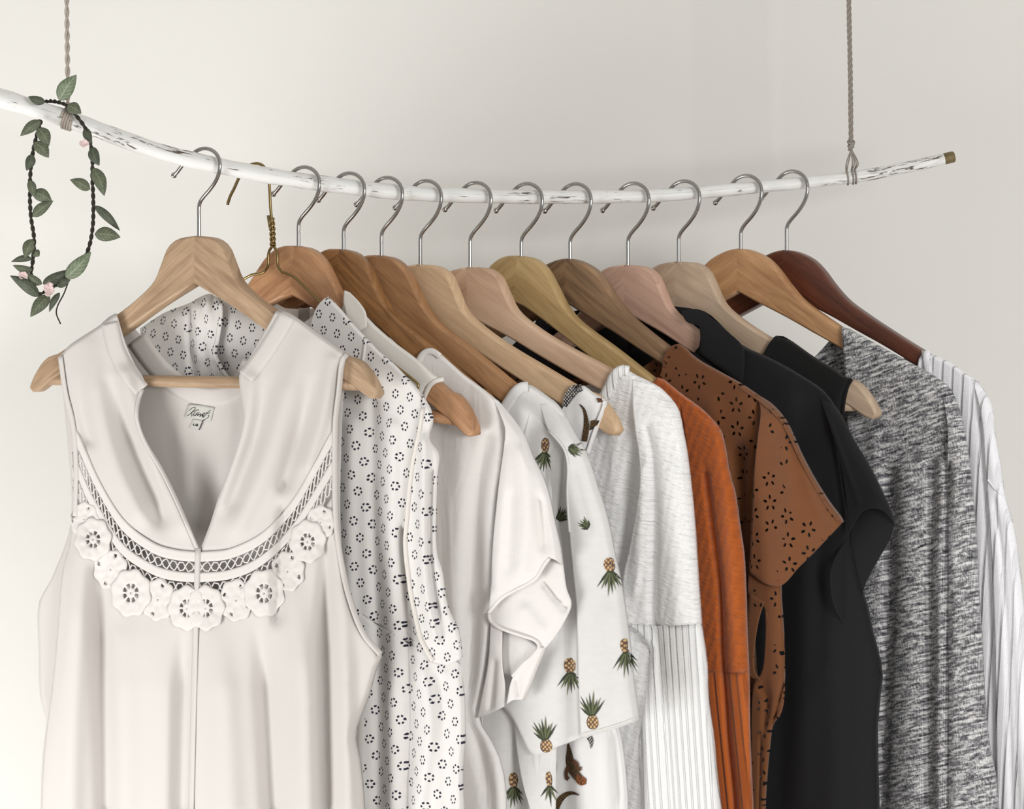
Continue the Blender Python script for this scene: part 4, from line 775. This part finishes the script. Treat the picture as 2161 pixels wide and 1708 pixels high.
# lace: two ladder-stitch rows between tapes, then a row of overlapping crochet rosettes
for up, lo, sgn in ((upL, loL, 1), (upR, loR, -1)):
    for t0, t1 in ((0.0, .15), (.31, .45)):
        A, B = lerp(up, lo, t0, 40), lerp(up, lo, t1, 40)
        g.panel('lace_tape', A, [tuple(A[-1]), tuple(B[-1])], B, [tuple(A[0]), tuple(B[0])], 50, 4, M['lace'], hf=hf, lift=.0012, thick=.0012)
    for t0, t1, ns in ((.15, .31, 12), (.45, .63, 11)):
        A, B = lerp(up, lo, t0, 2 * ns + 1), lerp(up, lo, t1, 2 * ns + 1); pieces = []; P1 = []; P2 = []
        for i in range(2 * ns + 1):
            P1.append(A[i] if i % 2 else B[i]); P2.append(B[i] if i % 2 else A[i])
        for PP in (P1, P2):
            PP = np.array(PP); d = crom(PP, 6 * ns); h = hf(d[:, 0], d[:, 1]) + .0010; pieces.append(tube_vf(g.f.pt(d[:, 0], d[:, 1], h), .0008, 5))
        V, Fc = join_vf(pieces); mesh_obj('ladder_stitch', V, Fc, M['lace'], g.root)
    C = lerp(up, lo, .80, 121)
    for i, q in enumerate(np.linspace(.115, .955, 6)):
        q = q if sgn == 1 else 1 - q
        c = C[int(q * 120)] + np.array([0, (7, -6, 3, 8, -4, 5)[i]]); R = (36, 45, 42, 50, 44, 47)[i]; n = 48
        if i == 0: c[0] += 10 * sgn
        a = np.linspace(0, 2 * math.pi, n, endpoint=False); lift = .0012 + .0013 * (i % 2); rings = []; ph = i * 1.3; sx = .84
        for rr, hh in ((.03, .0016), (.15, .0014), (.22, .0006), (.40, .0006), (.50, .0014), (.66, .0005), (.80, .0012), (.92, .0014), (1.0, .0002)):
            sc = rr * R * (1 + (.055 * np.cos(a * 8 + ph) if rr > .7 else 0)); x = c[0] + sc * sx * np.cos(a); y = c[1] + sc * np.sin(a)
            h = hf(x, y) + lift + hh * .7 + (.0005 * np.cos(a * 8 + ph) if .45 < rr < .9 else 0); rings.append(g.f.pt(x, y, h))
        V = list(np.vstack(rings)); Fc = [(r*n+k, r*n+(k+1) % n, (r+1)*n+(k+1) % n, (r+1)*n+k) for r in range(8) for k in range(n)]
        if i % 2: Fc = [f for f in Fc if not (2*n <= f[0] < 3*n and (f[0] - 2*n) % 6 in (1, 2, 3, 4))]      # open spokes
        Fc = [f for f in Fc if not (5*n <= f[0] < 6*n and (f[0] - 5*n) % 12 in (2, 3) and i % 2 == 0)]
        mesh_obj('lace_rosette', V, Fc, M['lace'], g.root, uv=[(v[0], v[2]) for v in V], thick=.0008)
# label and size tag, hanging inside the back neck
flat = lambda off: (lambda a, b: np.full(np.shape(a), off))
lb = lambda a, b: hb(a, b) + .0016
g.panel('neck_label', [(398, 852.5), (425, 855.5), (452.5, 860)], [(452.5, 860), (445, 889.5)], [(389, 880.5), (445, 889.5)], [(398, 852.5), (389, 880.5)], 8, 6, M['labelcloth'], hf=lb, thick=.0006, label='pale woven brand label lettered in black script'); lab = g.last
g.panel('size_tag', [(408.5, 884), (428, 887)], [(428, 887), (420, 907.5)], [(398.5, 902.5), (420, 907.5)], [(408.5, 884), (398.5, 902.5)], 5, 5, M['labelcloth'], hf=lambda a, b: hb(a, b) + .0011, thick=.0005, label='small pale size tag'); szt = g.last
LS = 90 / 1922.0
def ink(name, strokes, r, par, lift):
    pcs = []
    for st in strokes:
        q = crom([(380 + x * LS, 840 + y * LS) for x, y in st], max(8, 5 * len(st))); pcs.append(tube_vf(g.f.pt(q[:, 0], q[:, 1], hb(q[:, 0], q[:, 1]) + lift), r, 5))
    V, Fc = join_vf(pcs); mesh_obj(name, V, Fc, M['ink'], par)
ink('lettering', [
 [(425, 570), (500, 490), (600, 435), (680, 430), (680, 490), (610, 580), (520, 660), (420, 750), (335, 810)], [(850, 540), (740, 560), (620, 610), (535, 655), (530, 740), (525, 850)],
 [(690, 640), (640, 690), (590, 760), (590, 790), (640, 770)], [(870, 655), (780, 680), (730, 700), (720, 760), (690, 800), (640, 815)],
 [(640, 815), (740, 760), (830, 730), (790, 790), (770, 815), (860, 750), (930, 720), (900, 800), (885, 850), (960, 770), (1010, 730), (985, 810), (990, 845)],
 [(990, 845), (1060, 790), (1110, 700), (1080, 680), (1030, 740), (1020, 810), (1060, 840), (1130, 800)], [(1380, 555), (1290, 610), (1190, 720), (1100, 820), (1010, 910)],
 [(1080, 690), (1180, 690), (1290, 700), (1340, 670), (1350, 640)], [(1255, 780), (1300, 800), (1290, 860), (1200, 930), (1080, 1000), (1040, 995)]], .00032, lab, .0020)
ink('lettering', [[(625, 1160), (590, 1225), (640, 1250)], [(790, 1190), (730, 1185), (705, 1240), (740, 1270), (790, 1250), (790, 1225), (755, 1225)]], .0004, szt, .0015)
ink('loose_thread', [[(1030, 990), (1000, 1120), (930, 1290), (860, 1445)]], .0004, szt, .0016)
# ------------------------------------------------------------------ leaf garland
def leaf_mat(name, c1, c2):
    m, nt, b = new_mat(name); gg = G(nt); uv = gg.uv()
    sp = gg.n('ShaderNodeSeparateXYZ'); gg.put(sp.inputs[0], uv)
    ay = gg.m('ABSOLUTE', sp.outputs[1]); vein = gg.wave(gg.map(uv, (1, 1, 1)), 1.6, 0, 0, 1)
    v2 = gg.m('SINE', gg.m('MULTIPLY', gg.m('SUBTRACT', sp.outputs[0], gg.m('MULTIPLY', ay, .8)), 42.0))
    f = gg.m('ADD', gg.m('MULTIPLY', gg.noise(gg.map(uv, (3, 3, 1)), 1.0, 4), .7), gg.m('MULTIPLY', gg.m('GREATER_THAN', v2, .75), .25)); f = gg.m('ADD', f, gg.m('MULTIPLY', gg.m('LESS_THAN', ay, .03), .3))
    gg.link(gg.ramp(f, [(.25, c1), (.8, c2)]), b.inputs['Base Color']); b.inputs['Roughness'].default_value = .6
    gg.link(gg.bump(f, .4, .0008), b.inputs['Normal']); return m
LF = [leaf_mat('leaf_green', (.07, .085, .052), (.19, .215, .135)), leaf_mat('leaf_dark_green', (.045, .055, .038), (.12, .14, .09)), leaf_mat('leaf_pale_green', (.11, .14, .085), (.28, .33, .22))]
M['vine'] = twine_mat('dark_vine_stem', (.015, .012, .010), (.05, .045, .03)); M['petal'] = cloth_mat('pink_petal', (.74, .58, .56), .8, 900, .2, None, .2)
GY = ROD_Y - .012
gb = pc(140, 600, GY)
gar = thing('leaf_garland', 'loop of artificial green leaves and pink buds slung over the thick end of the branch', 'garland', gb)
stem = [(86, 258, .002), (74, 300, -.002), (66, 345, -.004), (63, 400, -.004), (65, 455, -.004), (72, 505, -.004), (70, 545, -.004), (66, 585, -.004), (80, 620, -.004), (105, 610, -.004), (135, 590, -.004), (165, 565, -.004), (185, 530, -.004), (195, 485, -.004), (197, 430, -.004), (195, 380, -.004), (194, 320, -.004), (182, 275, -.005), (160, 243, -.006), (140, 222, .004), (115, 214, .014), (95, 216, .024), (84, 240, .026), (86, 258, .020)]
sp_ = crom(stem, 200); SP = at_depth(sp_[:, 0], sp_[:, 1], GY + sp_[:, 2]) - gb
tw = twisted(SP, .001, 34, 2, .0010, n=400)
V, Fc = join_vf([tube_vf(p, .0011, 6) for p in tw]); mesh_obj('vine_stem', V, Fc, M['vine'], gar)
leaves = [(125, 212, 158, 163, 15, 2), (142, 223, 169, 238, 11, 0), (95, 216, 63, 205, 8, 1), (86, 255, 47, 284, 10, 0), (80, 270, 101, 305, 12, 0), (73, 300, 100, 330, 12, 0), (68, 326, 57, 357, 9, 1), (70, 405, 106, 424, 12, 0), (69, 457, 108, 427, 10, 0), (70, 505, 54, 541, 11, 0), (68, 546, 28, 552, 6, 1), (69, 571, 31, 561, 7, 0), (83, 626, 27, 586, 11, 1), (88, 600, 58, 578, 8, 0), (90, 599, 142, 572, 10, 1), (138, 588, 187, 537, 14, 2), (105, 624, 68, 665, 12, 0), (120, 604, 146, 592, 8, 1), (126, 618, 106, 655, 6, 1), (196, 354, 218, 408, 12, 0), (190, 400, 152, 381, 10, 0), (200, 434, 248, 482, 8, 1), (200, 494, 249, 500, 13, 0), (194, 310, 208, 346, 10, 1), (180, 270, 192, 300, 8, 1), (63, 380, 70, 412, 8, 0), (72, 530, 82, 540, 8, 0)]
for i, (x0, y0, x1, y1, wd, k) in enumerate(leaves):
    n, m_ = 12, 6; a = np.array([x0, y0], float); b = np.array([x1, y1], float); d = b - a; b = b + d * .1; d = b - a; L = np.linalg.norm(d); d /= L; nn = np.array([-d[1], d[0]]); V = []; uv = []; wd *= 1.25
    bend = random.uniform(.08, .3) * random.choice((-1, 1)); cup = random.uniform(.15, .5); lean = random.uniform(-.5, .25)
    for p in range(n + 1):
        t = p / n; w_ = wd * (math.sin(math.pi * t ** .8) ** .8 if 0 < t < 1 else 0.03) * (1.0 - .15 * t)
        for q in range(m_ + 1):
            s_ = q / m_ * 2 - 1; c = a + d * L * t + nn * (w_ * s_ + bend * L * .25 * math.sin(math.pi * t))
            Y = GY - .005 + (cup * abs(s_) * w_ + lean * L * t * .6 - .12 * L * math.sin(math.pi * t) ) / 2200
            V.append(at_depth(np.array(c[0]), np.array(c[1]), Y) - gb); uv.append((t, s_ * .3))
    Fc = [(p*(m_+1)+q, p*(m_+1)+q+1, (p+1)*(m_+1)+q+1, (p+1)*(m_+1)+q) for p in range(n) for q in range(m_)]
    mesh_obj('leaf', V, Fc, LF[k], gar, True, uv, thick=.0004)
for cx, cy, R in ((178, 303, 9), (49, 581, 9), (104, 611, 13)):
    pcs = []
    c0 = pc(cx, cy, GY - .010) - gb; r = R / 2200
    for k in range(6):
        V = []; a0 = k * 2 * math.pi / 6 + cx; tl_ = .75 + .35 * ((k * 5) % 3) / 2
        for p in range(6):
            for q in range(5):
                t = p / 5; s_ = q / 4 * 2 - 1; ang = a0 + s_ * .62; rad = r * tl_ * (t * (1 - .12 * s_ * s_)) + r * .05
                V.append(c0 + np.array([rad * math.cos(ang), -r * (.75 * t * t - .3 * t) * (1 if k % 2 else .5), rad * math.sin(ang)]))
        pcs.append((V, [(p*5+q, p*5+q+1, (p+1)*5+q+1, (p+1)*5+q) for p in range(5) for q in range(4)]))
    V, Fc = join_vf(pcs); o = mesh_obj('bud', V, Fc, M['petal'], gar, uv=[(v[0], v[2]) for v in V], thick=.0004); o['label'] = 'small pink fabric bud'
td = crom([(146, 590), (135, 620), (122, 645), (119, 662), (128, 684)], 24); tube('tendril', at_depth(td[:, 0], td[:, 1], np.full(24, GY - .003)) - gb, .0007, M['vine'], gar, 5)
